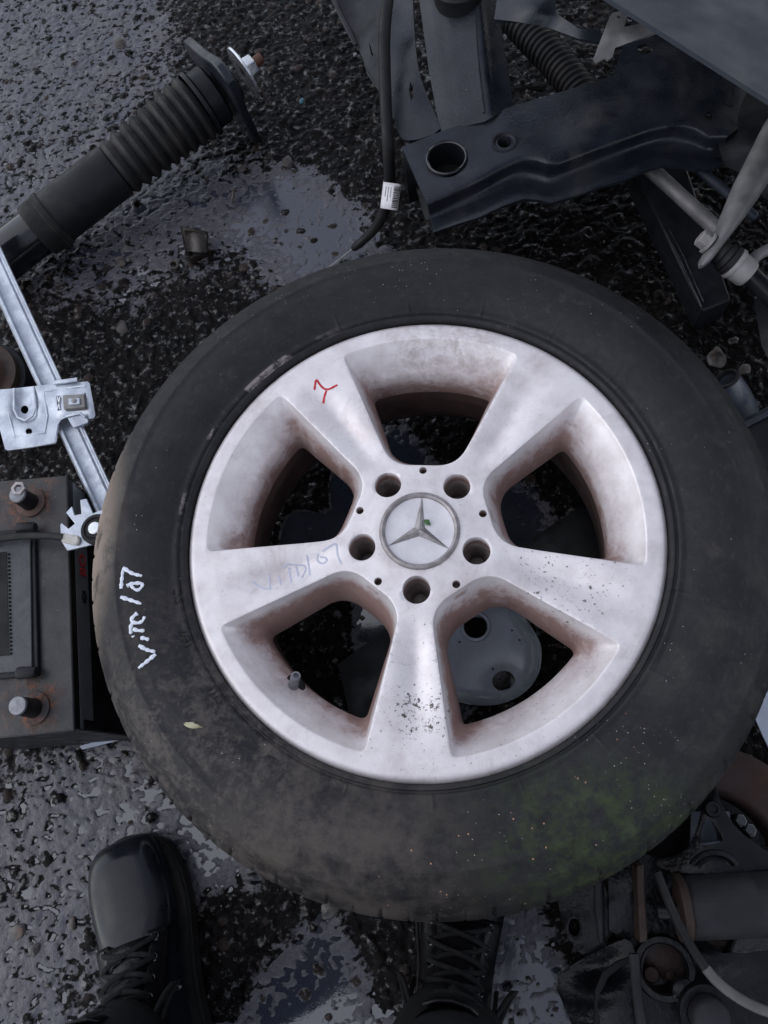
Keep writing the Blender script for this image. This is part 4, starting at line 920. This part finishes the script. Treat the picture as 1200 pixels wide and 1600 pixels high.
for nm, a, b, rad_, z0, z1, mt, lb in (('steel_rod', (985, 235), (1135, 372), .0095, .125, .115, M['greybar'], 'dull grey round rod running under the anti-roll bar end'), ('thin_rod', (1085, 258), (1182, 341), .0060, .135, .130, M['panel'], 'thin slate blue rod behind the anti-roll bar'), ('dark_pipe', (1160, 418), (1290, 545), .012, .10, .09, M['plastic'], 'dark pipe leaving the frame below the drop link')):
    a3, b3 = P(*a, z0), P(*b, z1); d = (b3 - a3).normalized(); L = (b3 - a3).length
    mb = MB(); mb.lathe(a3, d, [(.0001, 0), (rad_ * .8, .0), (rad_, .002), (rad_, L * .3), (rad_ * .96, L * .5), (rad_, L * .7), (rad_, L - .003), (rad_ * .7, L), (.0001, L)], 20); o = mb.build(nm, mt, None, 40); tag(o, lb, 'rod' if 'rod' in nm else 'pipe')
# long black box-section bar
bb = thing('box_section_bar', 'black box-section steel bar pointing down at the tyre', 'steel bar', P(1080, 400, 0))
mb = MB(); mb.prism([P(975, 232, .085), P(1097, 486, .075), P(1143, 468, .075), P(1062, 225, .085)], (0, 0, -.045)); mb.build('box_section', M['blacksteel2'], bb, 30, bevel=.003)
mb = MB(); mb.tube([P(1036, 356, .082), P(1060, 402, .0805), P(1096, 480, .0775)], [.0008, .0012, .001], 8); mb.tube([P(1045, 358, .083), P(1066, 398, .0815), P(1099, 472, .0785)], [.0005, .0010, .0008], 8); mb.build('edge_highlight', M['gloss'], bb)  # thin gloss tubes added to draw the bar's edge highlight
# steel socket beside the tyre
so = thing('steel_socket', 'slate metal socket with round open end beside the tyre edge', 'socket', P(1150, 620, 0))
a3, b3 = P(1168, 650, .02), P(1136, 592, .075); d = (b3 - a3).normalized(); L = (b3 - a3).length; k = mpp(1136, 592, .075)
mb = MB(); mb.lathe(a3, d, [(20 * k, 0), (23 * k, .01), (23 * k, L * .6), (20.5 * k, L - .006), (20 * k, L - .001), (18.5 * k, L), (15 * k, L - .001), (14 * k, L - .004), (13.5 * k, L * .4), (.0001, L * .4)], 36); mb.build('socket_body', M['slate'], so, 40)
mb = MB(); mb.lathe(a3, d, [(20.2 * k, L - .003), (19.5 * k, L + .002), (16 * k, L + .003), (14.2 * k, L + .001), (14 * k, L - .01)], 36); mb.build('socket_rim', M['rubber'], so, 40)
rp = thing('side_panel', 'dark slate sheet with rolled edge at the right of the tyre', 'panel', P(1195, 720, 0))
sheet('panel_sheet', [(1160, 668), (1180, 656), (1260, 612), (1260, 940), (1225, 920), (1195, 800), (1175, 720)], [(1160, 668, .055), (1260, 612, .07), (1260, 940, .075), (1195, 800, .06), (1210, 720, .065)], M['plastic'], rp, (), .004, 8)
mb = MB(); mb.tube([P(1158, 666, .056), P(1185, 652, .061), P(1260, 610, .072)], .0062, 12); mb.build('rolled_edge', M['blacksteel'], rp)
o = sheet('plastic_trim', [(1178, 1118), (1196, 1085), (1240, 1030), (1260, 1200), (1206, 1178), (1192, 1150)], [(1178, 1118, .07), (1240, 1030, .085), (1260, 1200, .075), (1206, 1178, .07)], M['pale'], None, (), .004, 7); tag(o, 'pale blue plastic trim at the right edge beside the tyre', 'trim')
# dark pipe stub, right edge near the top
o = sheet('hose_flange', [(1178, 470), (1200, 455), (1260, 450), (1260, 600), (1215, 590), (1190, 540)], [(1178, 470, .04), (1260, 450, .06), (1260, 600, .05), (1190, 540, .04), (1215, 520, .055)], M['blacksteel2'], None, (), .006, 8); tag(o, 'black metal flange at the right edge above the steel socket', 'flange')

# ------------------------------------------------------------------ parts lying under the wheel, seen through its windows
ec = thing('engine_cover', 'slate grey cover with two round holes under the lower right window', 'cover', P(760, 1010, 0))
cv = smooth_poly([(640, 985), (690, 958), (735, 938), (800, 938), (838, 990), (848, 1015), (842, 1060), (810, 1092), (760, 1106), (690, 1092), (640, 1080)], 2)
def cov_z(x, y):
    A_ = np.array(cv); d = np.full(np.shape(x), 1e9)
    for i in range(len(A_)):
        p, q = A_[i], A_[(i + 1) % len(A_)]; t = np.clip(((x - p[0]) * (q[0] - p[0]) + (y - p[1]) * (q[1] - p[1])) / (((q - p) ** 2).sum() + 1e-9), 0, 1)
        d = np.minimum(d, np.hypot(x - p[0] - t * (q[0] - p[0]), y - p[1] - t * (q[1] - p[1])))
    e = np.clip(d / 26, 0, 1); z = .030 + .034 * np.sqrt(1 - (1 - e) ** 2)
    return z - .010 * np.exp(-(((x - 790) / 30) ** 2 + ((y - 1068) / 26) ** 2))
sheet('cover_shell', cv, cov_z, M['cover'], ec, [ell(743, 979, 18.5, 18, 32), ell(787, 1064, 18, 16, 32)], .004, 5, 70)
k = mpp(743, 979, .064)
mb = MB(); mb.lathe(P(743, 979, .064), (0, 0, 1), [(25 * k, -.0005), (24.5 * k, .0006), (24 * k, -.0006), (23 * k, .0012), (19.5 * k, .0018), (18.2 * k, .0005), (18 * k, -.004)], 40); mb.build('filler_ring', M['cover'], ec, 30)
mb = MB(); mb.lathe(P(743, 979, .064), (0, 0, 1), [(18 * k, -.004), (17.6 * k, -.030), (.0001, -.030)], 40); mb.build('filler_neck', M['inner'], ec, 30)
mb = MB(); mb.lathe(P(787, 1064, .052), (.1, -.15, 1), [(19 * k, -.001), (18.6 * k, .0012), (17.2 * k, .0008), (17 * k, -.016), (.0001, -.016)], 36); mb.build('hole_collar', M['gloss'], ec, 30)
for x, y in ((718, 1003), (800, 985), (812, 1000), (770, 1045)):
    mb = MB(); mb.lathe(P(x, y, .0642), (0, 0, 1), [(.0012, 0), (.0010, .0003), (.0001, .0004)], 10); mb.build('tar_drop', M['inner'], ec)
o = sheet('cover_plate', [(528, 1038), (600, 985), (660, 960), (700, 1120), (640, 1165), (575, 1150), (545, 1110)], .035, M['plastic'], None, (), .006, 12, 50, .001); tag(o, 'flat black plate under the lower left wheel window', 'plate')
o = sheet('flat_bar', [(800, 862), (905, 792), (960, 800), (985, 900), (940, 905), (850, 880)], [(800, 862, .04), (905, 792, .05), (960, 800, .05), (985, 900, .045), (850, 880, .042)], M['plastic'], None, (), .006, 10, 50, .001); tag(o, 'dark flat panel under the upper right wheel window', 'plate')

# ------------------------------------------------------------------ lower right heap
c = P(1115, 1352, .040); k = mpp(1115, 1352, .040)
dr = thing('brake_drum', 'large rust brown drum ring under the lower right tyre edge', 'brake drum', (c.x, c.y, 0))
mb = MB(); mb.lathe(c, (0.05, .02, 1), [(108 * k, -.030), (108 * k, -.004), (111 * k, .0), (120 * k, .003), (165 * k, .006), (184 * k, .004), (190 * k, .0), (191 * k, -.05)], 96); mb.build('drum_ring', M['rustdrum'], dr, 40)
mb = MB(); mb.lathe(c, (0.05, .02, 1), [(107.8 * k, -.026), (60 * k, -.03), (.0001, -.03)], 64); mb.build('drum_floor', M['wetblack'], dr, 40)
for x, y in ((1157, 1282), (1172, 1297)):
    mb = MB(); mb.lathe(P(x, y, .045), (.3, .2, 1), [(.008, -.012), (.008, .001), (.006, .003), (.0001, .003)], 6); mb.build('wet_bolt', M['gloss'], dr, 20, bevel=.001)
cb = thing('cast_bracket', 'black cast bracket with triangular opening at lower right', 'bracket', P(1110, 1310, 0))
bk = smooth_poly([(1098, 1222), (1120, 1226), (1124, 1250), (1132, 1266), (1152, 1296), (1185, 1322), (1240, 1356), (1240, 1392), (1160, 1376), (1110, 1372), (1060, 1366), (1022, 1352), (1024, 1342), (1056, 1338), (1078, 1322), (1088, 1296), (1096, 1266), (1098, 1245)], 1)
tri = smooth_poly([(1101, 1276), (1110, 1278), (1132, 1312), (1122, 1318), (1094, 1322), (1090, 1314)], 1)
sheet('casting', bk, [(1098, 1222, .082), (1113, 1262, .092), (1150, 1300, .090), (1240, 1370, .085), (1022, 1347, .075), (1080, 1350, .088), (1120, 1345, .092), (1090, 1300, .088)], M['wetblack'], cb, [tri], .016, 6, 60, .002)
mb = MB(); mb.lathe(P(1113, 1264, .092), (0, 0, 1), [(.0085, -.01), (.0085, .002), (.0070, .004), (.0045, .004), (.004, .001), (.0001, .001)], 24); mb.build('boss', M['wetblack'], cb, 40)
for i, (r_, z_) in enumerate(((30, .094), (22, .090))):
    mb = MB(); mb.tube([P(1116 + r_ * 1.25 * math.cos(a), 1362 - r_ * math.sin(a), z_) for a in np.linspace(R(20), R(160), 16)], .0028, 8); mb.build('rib', M['wetblack'], cb, 40)
mb = MB(); mb.tube([P(1091, 1321, .086), P(1110, 1319, .088), P(1132, 1316, .087)], .0022, 8); mb.build('rib', M['slate'], cb, 40)
o = sheet('grey_plate', [(1080, 1268), (1140, 1268), (1145, 1330), (1078, 1330)], .045, M['slate'], None, (), .004, 10); tag(o, 'slate plate showing through the triangular bracket opening', 'plate')
# starter motor
a3, b3 = P(1072, 1418, .092), P(1300, 1408, .092); d = (b3 - a3).normalized(); L = (b3 - a3).length; k = mpp(1130, 1415, .12)
sm = thing('starter_motor', 'grey cylindrical starter motor body at the right edge', 'motor', (a3.x, a3.y, 0))
mb = MB(); mb.lathe(a3, d, [(46 * k, 0), (49 * k, .002), (50 * k, .006), (50 * k, L * .45), (49.4 * k, L * .46), (50 * k, L * .47), (50 * k, L)], 64, (False, True)); mb.build('motor_body', M['motor'], sm, 40)
mb = MB(); mb.lathe(a3, d, [(30 * k, -.012), (50 * k, -.010), (53 * k, -.008), (53 * k, -.001), (47 * k, .001)], 64, (True, False)); mb.build('end_plate', M['rustdark'], sm, 40)
mb = MB(); mb.lathe(a3 + Vector((0, 0, .012)), d, [(12 * k, -.030), (14 * k, -.028), (14 * k, -.010), (18 * k, -.009)], 24, (True, False)); mb.build('shaft_nose', M['wetblack'], sm, 40)
mb = MB(); mb.tube([P(1052, 1372, .10), P(1046, 1410, .085), P(1058, 1450, .07), P(1066, 1462, .06)], .006, 10); mb.build('lead_wire', M['gloss'], sm)
mb = MB(); mb.prism([P(1150, 1462, .07), P(1260, 1448, .07), P(1260, 1478, .06), P(1135, 1496, .06)], (0, 0, -.02)); mb.build('mount_foot', M['wetblack'], sm, 30, bevel=.003)
# gearbox housing
gb = thing('gearbox_housing', 'wet black gearbox housing with round bore below the starter motor', 'gearbox', P(1020, 1540, 0))
sheet('left_lug', smooth_poly([(868, 1392), (905, 1376), (950, 1362), (952, 1480), (938, 1500), (914, 1496), (892, 1474), (878, 1440)], 1), [(868, 1392, .05), (950, 1362, .058), (938, 1500, .05), (895, 1470, .048), (915, 1430, .056)], M['wetblack'], gb, [ell(897, 1449, 9, 14, 18)], .012, 6, 60, .002)
sheet('upper_wall', [(950, 1362), (1002, 1340), (1004, 1462), (978, 1470), (952, 1452)], [(950, 1362, .070), (1002, 1340, .072), (1004, 1462, .062), (952, 1452, .06), (975, 1400, .074)], M['wetblack'], gb, (), .02, 7, 60, .002)
mb = MB(); mb.tube([P(936, 1372, .060), P(936, 1420, .058), P(940, 1470, .052)], [.005, .0055, .004], 12); mb.build('side_rib', M['motor'], gb)
mb = MB(); mb.prism([P(994, 1352, .10), P(1006, 1350, .10), P(1012, 1470, .092), P(1000, 1474, .092)], (0, 0, -.03)); mb.build('rusty_flange', M['rustdark'], gb, 30, bevel=.0015)
sheet('lower_case', smooth_poly([(862, 1530), (905, 1500), (950, 1478), (985, 1462), (996, 1500), (1000, 1660), (905, 1660), (895, 1600)], 1), [(862, 1530, .05), (950, 1478, .064), (985, 1462, .068), (1000, 1660, .07), (905, 1660, .062), (893, 1600, .056), (950, 1540, .073), (960, 1600, .076), (925, 1545, .066), (935, 1520, .058)], M['wetblack'], gb, (), .03, 6, 60, .002)
mb = MB(); mb.tube([P(932, 1602, .0705), P(934, 1550, .071), P(946, 1522, .071), P(968, 1506, .071), P(985, 1500, .071)], [.003, .0035, .004, .0035, .003], 10, True, .6); mb.build('case_seam', M['inner'], gb)
mb = MB(); mb.tube([P(990, 1490, .088), P(994, 1540, .088), P(1002, 1600, .088), P(1008, 1650, .088)], [.0048, .005, .005, .005], 12, True, .7); mb.build('edge_flange', M['motor'], gb)
def main_z(x, y): return .055 + .012 * np.exp(-((x - 1110) / 60) ** 2 - ((y - 1500) / 30) ** 2)
sheet('main_case', [(960, 1372), (1010, 1335), (1090, 1362), (1090, 1460), (1130, 1490), (1260, 1470), (1260, 1660), (1004, 1660), (985, 1500)], main_z, M['wetblack'], gb, [ell(1038, 1514, 34, 38, 36)], .03, 8, 60)
c = P(1038, 1514, .075); k = mpp(1038, 1514, .075)
mb = MB(); mb.lathe(c, (-.1, .1, 1), [(50 * k, -.03), (49 * k, -.004), (46 * k, .0), (38 * k, .0), (35 * k, -.004), (34 * k, -.05), (.0001, -.05)], 48); mb.build('bore_ring', M['wetblack'], gb, 40)
mb = MB(); mb.lathe(c + Vector((-.006, -.012, -.045)), (-.1, .1, 1), [(13 * k, 0), (13 * k, .022), (11 * k, .025), (.0001, .026)], 20); mb.lathe(c + Vector((.012, -.012, -.045)), (-.1, .1, 1), [(7 * k, 0), (7 * k, .022), (.0001, .024)], 16); mb.build('shaft_ends', M['rustdark'], gb, 40)
mb = MB(); mb.prism([P(1056, 1560, .085), P(1104, 1552, .085), P(1106, 1560, .085), P(1060, 1570, .085)], (0, 0, -.012)); mb.build('lever_tab', M['motor'], gb, 30, bevel=.001)
mb = MB(); mb.lathe(P(1070, 1550, .075), (0, 0, 1), [(.012, -.01), (.012, .004), (.008, .007), (.0001, .007)], 24); mb.build('plug', M['wetblack'], gb, 40)
c = P(1112, 1592, .105); k = mpp(1112, 1592, .105)
kn = thing('grease_cap', 'grey domed grease cap at the bottom edge, lower right', 'cap', (c.x, c.y, 0))
mb = MB(); mb.lathe(c, (0, 0, 1), [(31 * k, -.02), (31 * k, -.002), (29 * k, .002), (24 * k, .004), (12 * k, .006), (.0001, .0065)], 40); mb.build('dome', M['motor'], kn, 40)
mb = MB(); mb.lathe(c, (0, 0, 1), [(32 * k, -.014), (44 * k, -.014), (46 * k, -.018), (46 * k, -.06)], 40); mb.build('collar', M['wetblack'], kn, 40)
gc = thing('brake_cable', 'thin cable turning from black to pale grey across the gearbox', 'cable', P(1103, 1515, 0))
cp = smooth_poly([(1026, 1362), (1040, 1398), (1056, 1436), (1076, 1474), (1103, 1514)], 2, False)
mb = MB(); mb.tube([P(x, y, .125) for x, y in cp], .0042, 12); mb.build('black_sheath', M['rubber'], gc)
cp = smooth_poly([(1102, 1512), (1118, 1532), (1142, 1552), (1172, 1570), (1202, 1582), (1280, 1600)], 2, False)
mb = MB(); mb.tube([P(x, y, .125) for x, y in cp], .0046, 12); mb.build('grey_sleeve', M['motor2'], gc)

# ------------------------------------------------------------------ the photographer's boots
def boot(parent, toe, heel, mirror, toemat, name):
    o3 = Vector((toe.x, toe.y, .002)); back = (Vector((heel.x, heel.y, 0)) - Vector((toe.x, toe.y, 0))).normalized(); side_ = Vector((-back.y, back.x, 0)) * mirror
    BS = .88
    W_ = lambda s_, y_, z_: o3 + (back * s_ + side_ * y_ + Vector((0, 0, z_))) * BS
    def outline(grow):
        st_ = [(-.000, .000), (.004, .020), (.014, .036), (.032, .048), (.060, .0545), (.100, .0545), (.140, .048), (.180, .0415), (.220, .040), (.260, .0395), (.285, .034), (.300, .020), (.305, .0)]
        L_, R_ = [], []
        for s_, w in st_:
            bias = .006 * math.sin(min(1, s_ / .2) * math.pi)
            L_.append((s_, w + (grow if w else 0) + bias * .5)); R_.append((s_, -w * .97 - (grow if w else 0) + bias))
        return smooth_poly(L_ + R_[-2:0:-1], 2)
    bt = bpy.data.objects.new(name, None); COL.objects.link(bt); bt.parent = parent; bt.matrix_parent_inverse = Matrix.Translation(-parent.location)
    def bput(mb_, nm, mt, **k_):
        o = mb_.build(nm, mt, None, **k_); o.parent = bt; return o
    out = outline(.004); mb = MB(); n_ = len(out)
    cxm = .15
    rings = [[W_(s_, y_, 0) for s_, y_ in outline(.0)], [W_(s_, y_, .004) for s_, y_ in out], [W_(s_, y_, .020) for s_, y_ in out], [W_(s_, y_, .0225) for s_, y_ in outline(.0045)], [W_(s_, y_, .0265) for s_, y_ in outline(.0045)], [W_(s_, y_, .0275) for s_, y_ in outline(.001)]]
    mb.loft(rings, True, (True, True)); bput(mb, 'sole', M['sole'], sharp=40)
    mb = MB(); mb.tube([W_(s_, y_, .0285) for s_, y_ in outline(.0022)] + [W_(*outline(.0022)[0], .0285)], .0012, 6); bput(mb, 'welt_stitching', M['lace'])
    # upper: sections given by front/top point, back/bottom point, half width
    S = [((.002, .034), (.001, .022), .012), ((.004, .047), (.002, .022), .026), ((.012, .058), (.006, .022), .038), ((.026, .066), (.020, .022), .0455), ((.045, .0705), (.042, .022), .0505), ((.070, .0720), (.070, .022), .0525), ((.092, .0730), (.095, .022), .0520), ((.112, .0790), (.120, .022), .0495), ((.130, .0885), (.145, .022), .0460),
         ((.148, .101), (.175, .022), .0425), ((.164, .116), (.215, .022), .0400), ((.176, .132), (.262, .024), .0395), ((.182, .148), (.300, .036), .0400), ((.184, .163), (.310, .070), .0400), ((.182, .178), (.302, .115), .0410), ((.178, .198), (.298, .165), .0430), ((.174, .220), (.298, .205), .0450), ((.170, .245), (.300, .240), .0460)]
    def sec(i, off=0.0):
        (s0_, z0_), (s1_, z1_), w = S[i]; c_ = ((s0_ + s1_) / 2, (z0_ + z1_) / 2); h_ = (s0_ - c_[0], z0_ - c_[1]); hl = math.hypot(*h_); out_ = []
        for k_ in range(40):
            a_ = 2 * math.pi * k_ / 40; ca, sa = math.cos(a_), math.sin(a_)
            e_ = .72 if ca < 0 else .92
            u_ = math.copysign(abs(ca) ** e_, ca); v_ = math.copysign(abs(sa) ** (.8), sa)
            f_ = (hl + off) / hl
            out_.append(W_(c_[0] + h_[0] * u_ * f_, v_ * (w + off), c_[1] + h_[1] * u_ * f_))
        return out_
    nt = 8
    mb = MB(); mb.loft([sec(i) for i in range(len(S))], True, (True, False)); up_ = mb.build('upper', toemat, None, sharp=60, sub=2); up_.parent = bt
    # a point on the instep: i (float section), ang from the top
    def on(i, ang, off=.003):
        i0 = int(i); t_ = i - i0; a_, b_ = sec(i0, off), sec(min(i0 + 1, len(S) - 1), off); k_ = (ang / (2 * math.pi) * 40) % 40; k0 = int(k_); tk = k_ - k0
        g_ = lambda L_: L_[k0 % 40] * (1 - tk) + L_[(k0 + 1) % 40] * tk
        return g_(a_) * (1 - t_) + g_(b_) * t_
    rows = [7.6, 8.7, 9.8, 10.9, 12.0, 13.2, 14.4]
    for sd in (1, -1):                                     # lace facings
        mb = MB(); mb.loft([[on(i, sd * R(a_), .0032) for a_ in (22, 30, 40, 52, 62)] for i in np.linspace(7.2, 15.4, 22)], closed=False)
        o = bput(mb, 'lace_facing', M['leather'], sharp=60); s2_ = o.modifiers.new('Solidify', 'SOLIDIFY'); s2_.thickness = .0025; s2_.offset = 0
        for i in rows:
            c_ = on(i, sd * R(34), .0050); nrm = (on(i, sd * R(34), .02) - on(i, sd * R(34), 0)).normalized()
            mb = MB(); mb.lathe(c_, nrm, [(.0046, -.001), (.0046, .0006), (.0036, .0014), (.0026, .0008), (.0024, -.001)], 16); bput(mb, 'eyelet', M['gloss'])
    mb = MB(); mb.loft([[on(i, R(a_), .0022 + .0015 * math.cos(R(a_ * 3))) for a_ in (-26, -13, 0, 13, 26)] for i in np.linspace(7.5, 17, 20)], closed=False); o = bput(mb, 'tongue', M['leather'], sharp=70); o.modifiers.new('Solidify', 'SOLIDIFY').thickness = .003
    rnd = random.Random(5 if mirror > 0 else 9)
    for j, i in enumerate(rows):
        for sd in (1, -1):
            e_ = rows[j + 1] if j + 1 < len(rows) else i + .5
            i1 = i + (0 if j == 0 else rnd.uniform(-.15, .1)); pts_ = [on(i1 + (e_ - i1) * t_, sd * R(34 - 68 * t_), .0062 + .0035 * math.sin(t_ * math.pi) + (.0018 if sd > 0 else 0)) for t_ in np.linspace(0, 1, 11)]
            mb = MB(); mb.tube(pts_, .0026, 8, True, .6); bput(mb, 'lace', M['lace'])
    k0_ = on(13.4, R(0), .010)
    mb = MB(); mb.tube([k0_ + side_ * .008 + Vector((0, 0, .002)), k0_ + Vector((0, 0, .006)) - back * .004, k0_ - side_ * .008], [.004, .0055, .004], 10); bput(mb, 'lace_knot', M['lace'])
    for sd, far, drop in ((1, .055, .05), (-1, .058, .055)):          # bow loops and ends
        loop_ = [k0_ + side_ * sd * far * t_ * (1.0) + back * (-.010 + .030 * math.sin(t_ * 3.0)) * math.sin(t_ * math.pi) * 1.2 + Vector((0, 0, -drop * t_ * t_ + .006 * math.sin(t_ * math.pi))) for t_ in np.linspace(0, 1, 14)]
        ret = [p + back * .016 * math.sin(math.pi * (1 - q_ / 13)) for q_, p in enumerate(loop_[::-1])]
        mb = MB(); mb.tube(loop_ + ret[1:], .0024, 8); bput(mb, 'lace_loop', M['lace'])
        end_ = [k0_ + side_ * sd * (.05 * t_ + .012 * math.sin(t_ * 4)) + back * (.020 * t_ + .012 * math.sin(t_ * 5)) + Vector((0, 0, -.075 * t_ * t_)) for t_ in np.linspace(0, 1, 14)]
        mb = MB(); mb.tube(end_, .0022, 8); bput(mb, 'lace_end', M['lace'])
        mb = MB(); mb.tube([end_[-2], end_[-1] + Vector((0, 0, -.008))], .0017, 8); bput(mb, 'aglet', M['bright'])
    return bt, W_, on, S, o3, back, side_
person = thing('person', 'person in black lace-up work boots and black trousers standing at the wheel', 'person', P(450, 1700, 0))
toeL, heelL = P(198, 1308, .02), P(312, 1740, .0)
bL = boot(person, toeL, heelL, 1, M['sheen_leather'], 'boot')
toeR, heelR = P(738, 1262, .02), P(698, 1690, .0)
bR = boot(person, toeR, heelR, -1, M['leather'], 'boot')  # darker leather stands in for the shade on this boot
for b_, lean in ((bL, .03), (bR, -.03)):
    _, W_, on, S, o3, back, side_ = b_
    rings = []
    for j, z in enumerate(np.linspace(.165, .80, 30)):
        t_ = (z - .15) / .65; cs_ = .240 + .05 * t_; rx_, ry_ = .074 + .014 * t_, .064 + .016 * t_; ring = []
        for k_ in range(36):
            a_ = 2 * math.pi * k_ / 36; wr_ = 1 + (.030 * math.sin(5 * a_ + j * .9) * math.exp(-t_ * 4) + .015 * math.sin(3 * a_ + j * .5))
            ring.append(W_(cs_ + rx_ * math.cos(a_) * wr_, lean * t_ + ry_ * math.sin(a_) * wr_, z + .008 * math.sin(2 * a_ + 1) * math.exp(-t_ * 8)))
        rings.append(ring)
    mb = MB(); mb.loft(rings); o = mb.build('trouser_leg', M['cloth'], person, 70); sd_ = o.modifiers.new('Solidify', 'SOLIDIFY'); sd_.thickness = .002
# little yellow print on the right boot's tongue
_, W_, on, S, o3, back, side_ = bR
for a0, a1, i0, i1 in ((-18, 4, 14.0, 14.15), (-16, -2, 14.6, 15.1)):
    mb = MB(); mb.loft([[on(i, R(a_), .0072) for a_ in np.linspace(a0, a1, 6)] for i in (i0, i1)], closed=False); o = mb.build('tongue_print', M['yellow'], None, 0); o.parent = bR[0]

# ------------------------------------------------------------------ scraps and stones on the ground
def rock(name, px, py, rad, mat, label, seed, sq=.6, cat='stone'):
    rn = random.Random(seed); bm = bmesh.new(); bmesh.ops.create_icosphere(bm, subdivisions=2, radius=1)
    nrm = [Vector((rn.gauss(0, 1), rn.gauss(0, 1), rn.gauss(0, 1))).normalized() for _ in range(9)]
    for v in bm.verts:
        p = v.co.copy()
        for n_ in nrm:
            dd = p.dot(n_) - .72
            if dd > 0: p -= n_ * dd
        v.co = p
    me_ = bpy.data.meshes.new(name); sq *= .7; c_ = P(px, py, rad * sq * .15)
    ca, sa = math.cos(seed), math.sin(seed)
    for v in bm.verts: x, y, z = v.co.x * rad * 1.2, v.co.y * rad * .85, v.co.z * rad * sq; v.co = c_ + Vector((x * ca - y * sa, x * sa + y * ca, z))
    bm.to_mesh(me_); bm.free(); me_.shade_smooth(); me_.set_sharp_from_angle(angle=R(25))
    return tag(put(name, me_, mat), label, cat)
rock('stone', 190, 409, .0105, M['stone'], 'black pointed stone chip left of the torn metal clip', 2)
rock('stone', 191, 511, .0115, M['stone'], 'dark wedge-shaped stone midway between rail and tyre top', 5, .5)
rock('stone', 448, 253, .0110, M['stone'], 'dark sharp stone chip in the puddle left of the cable', 8, .5)
rock('stone', 515, 1420, .012, M['pebble'], 'brownish stone at the tyre edge between the boots', 4)
rock('stone', 378, 263, .008, M['stone'], 'small dark stone below the strut flange', 12)
rock('stone', 186, 68, .013, M['stone'], 'dark lump in the wet film above the strut', 21, .5)
rock('stone', 1120, 560, .016, M['pebble'], 'mottled pale stone beside the steel socket', 14, .7)
rock('stone', 1163, 578, .010, M['pebble'], 'small pale oval stone right of the steel socket', 17, .6)
rock('stone', 1148, 534, .009, M['pebble'], 'small grey stone below the box-section bar', 19, .6)
rock('stone', 52, 1484, .0075, M['pebble'], 'small pale pebble left of the left boot laces', 23, .5)
rock('stone', 113, 1443, .0065, M['pebble'], 'small tan pebble beside the shiny left toe cap', 27, .5)
rock('stone', 28, 1455, .010, M['pebble'], 'grey pebble near the left edge below the battery', 29, .35)
mc = thing('metal_clip', 'torn rusty metal clip lying below the strut', 'metal scrap', P(306, 381, 0))
mb = MB()
g_ = lambda u, v: P(281 + 44 * u + 8 * v * (1 - u), 352 + 40 * v + 6 * u * (1 - v) + 4 * u, .012 + .012 * math.sin(u * 2.8) * (1 - .3 * v) + .003 * math.sin(v * 5))
mb.loft([[g_(u, v) for u in np.linspace(0, 1, 9)] for v in np.linspace(0, 1, 7)], closed=False)
o = mb.build('clip_plate', M['rustwet'], mc, 60); s_ = o.modifiers.new('Solidify', 'SOLIDIFY'); s_.thickness = .003
mb = MB(); mb.prism([P(286, 398, .014), P(300, 402, .014), P(328, 388, .016), P(330, 394, .010), P(298, 410, .008)], (0, 0, -.006)); mb.build('bent_tab', M['rustwet'], mc, 30, bevel=.001)
mb = MB(); mb.lathe(P(272, 415, .008), (.2, -.1, 1), [(.0048, -.005), (.0088, -.005), (.0088, .003), (.0078, .0045), (.0050, .0045), (.0048, .003), (.0048, -.005)], 6); o = mb.build('hex_nut', M['stone'], None, 20, bevel=.0006); tag(o, 'small blackened hex nut beside the torn metal clip', 'nut')
sc_ = thing('small_screw', 'tiny dark screw standing in the mud under the strut', 'screw', P(364, 306, 0))
a3, b3 = P(363, 318, .006), P(365, 298, .014); d = (b3 - a3).normalized(); L = (b3 - a3).length
mb = MB(); mb.lathe(a3, d, [(.0001, 0), (.0022, .001), (.0026, .004), (.0022, .006), (.0026, .008), (.0022, .010), (.0026, .012), (.0024, L)], 12); mb.build('shank', M['stone'], sc_, 40)
mb = MB(); mb.lathe(b3, d, [(.0024, -.001), (.0058, .0), (.0056, .0025), (.0035, .0036), (.0001, .0038)], 16); mb.build('head', M['stone'], sc_, 40)
rock('glass_chip', 472, 158, .0055, simple('teal_glass', (.03, .12, .15), (.02, .09, .12), .2, scale=90, bump=.1), 'tiny teal chip in the mud left of the subframe', 33, .6, 'chip')
# loose grit pressed into the ground: too many to count
rn = np.random.RandomState(4); bmv, bmf = [], []
ico = bmesh.new(); bmesh.ops.create_icosphere(ico, subdivisions=1, radius=1); iv = np.array([v.co[:] for v in ico.verts]); jf = np.array([[v.index for v in f_.verts] for f_ in ico.faces]); ico.free()
NG = 700
gpx, gpy = rn.rand(NG) * 1200, rn.rand(NG) * 1600
gpp = PN(gpx, gpy, 0.0); gh = np.maximum(0, ground_height(gpp[:, 0][None], gpp[:, 1][None])[0])
for p, h in zip(gpp, gh):
    sz = .0009 + .0028 * rn.rand() ** 3
    V_ = iv * (1 + .35 * (rn.rand(len(iv), 1) - .5)) * sz * np.array([1.2, .9, .6]); a_ = rn.rand() * 6.28
    V_ = np.c_[V_[:, 0] * np.cos(a_) - V_[:, 1] * np.sin(a_), V_[:, 0] * np.sin(a_) + V_[:, 1] * np.cos(a_), V_[:, 2]] + np.array([p[0], p[1], h + sz * .2])
    bmf += (jf + len(bmv)).tolist(); bmv += V_.tolist()
me_ = bpy.data.meshes.new('grit'); me_.from_pydata(bmv, [], bmf); me_.shade_smooth()
gr_ = put('grit', me_, M['pebble']); gr_['kind'] = 'stuff'; tag(gr_, 'fine wet grit scattered over the dark ground', 'grit')
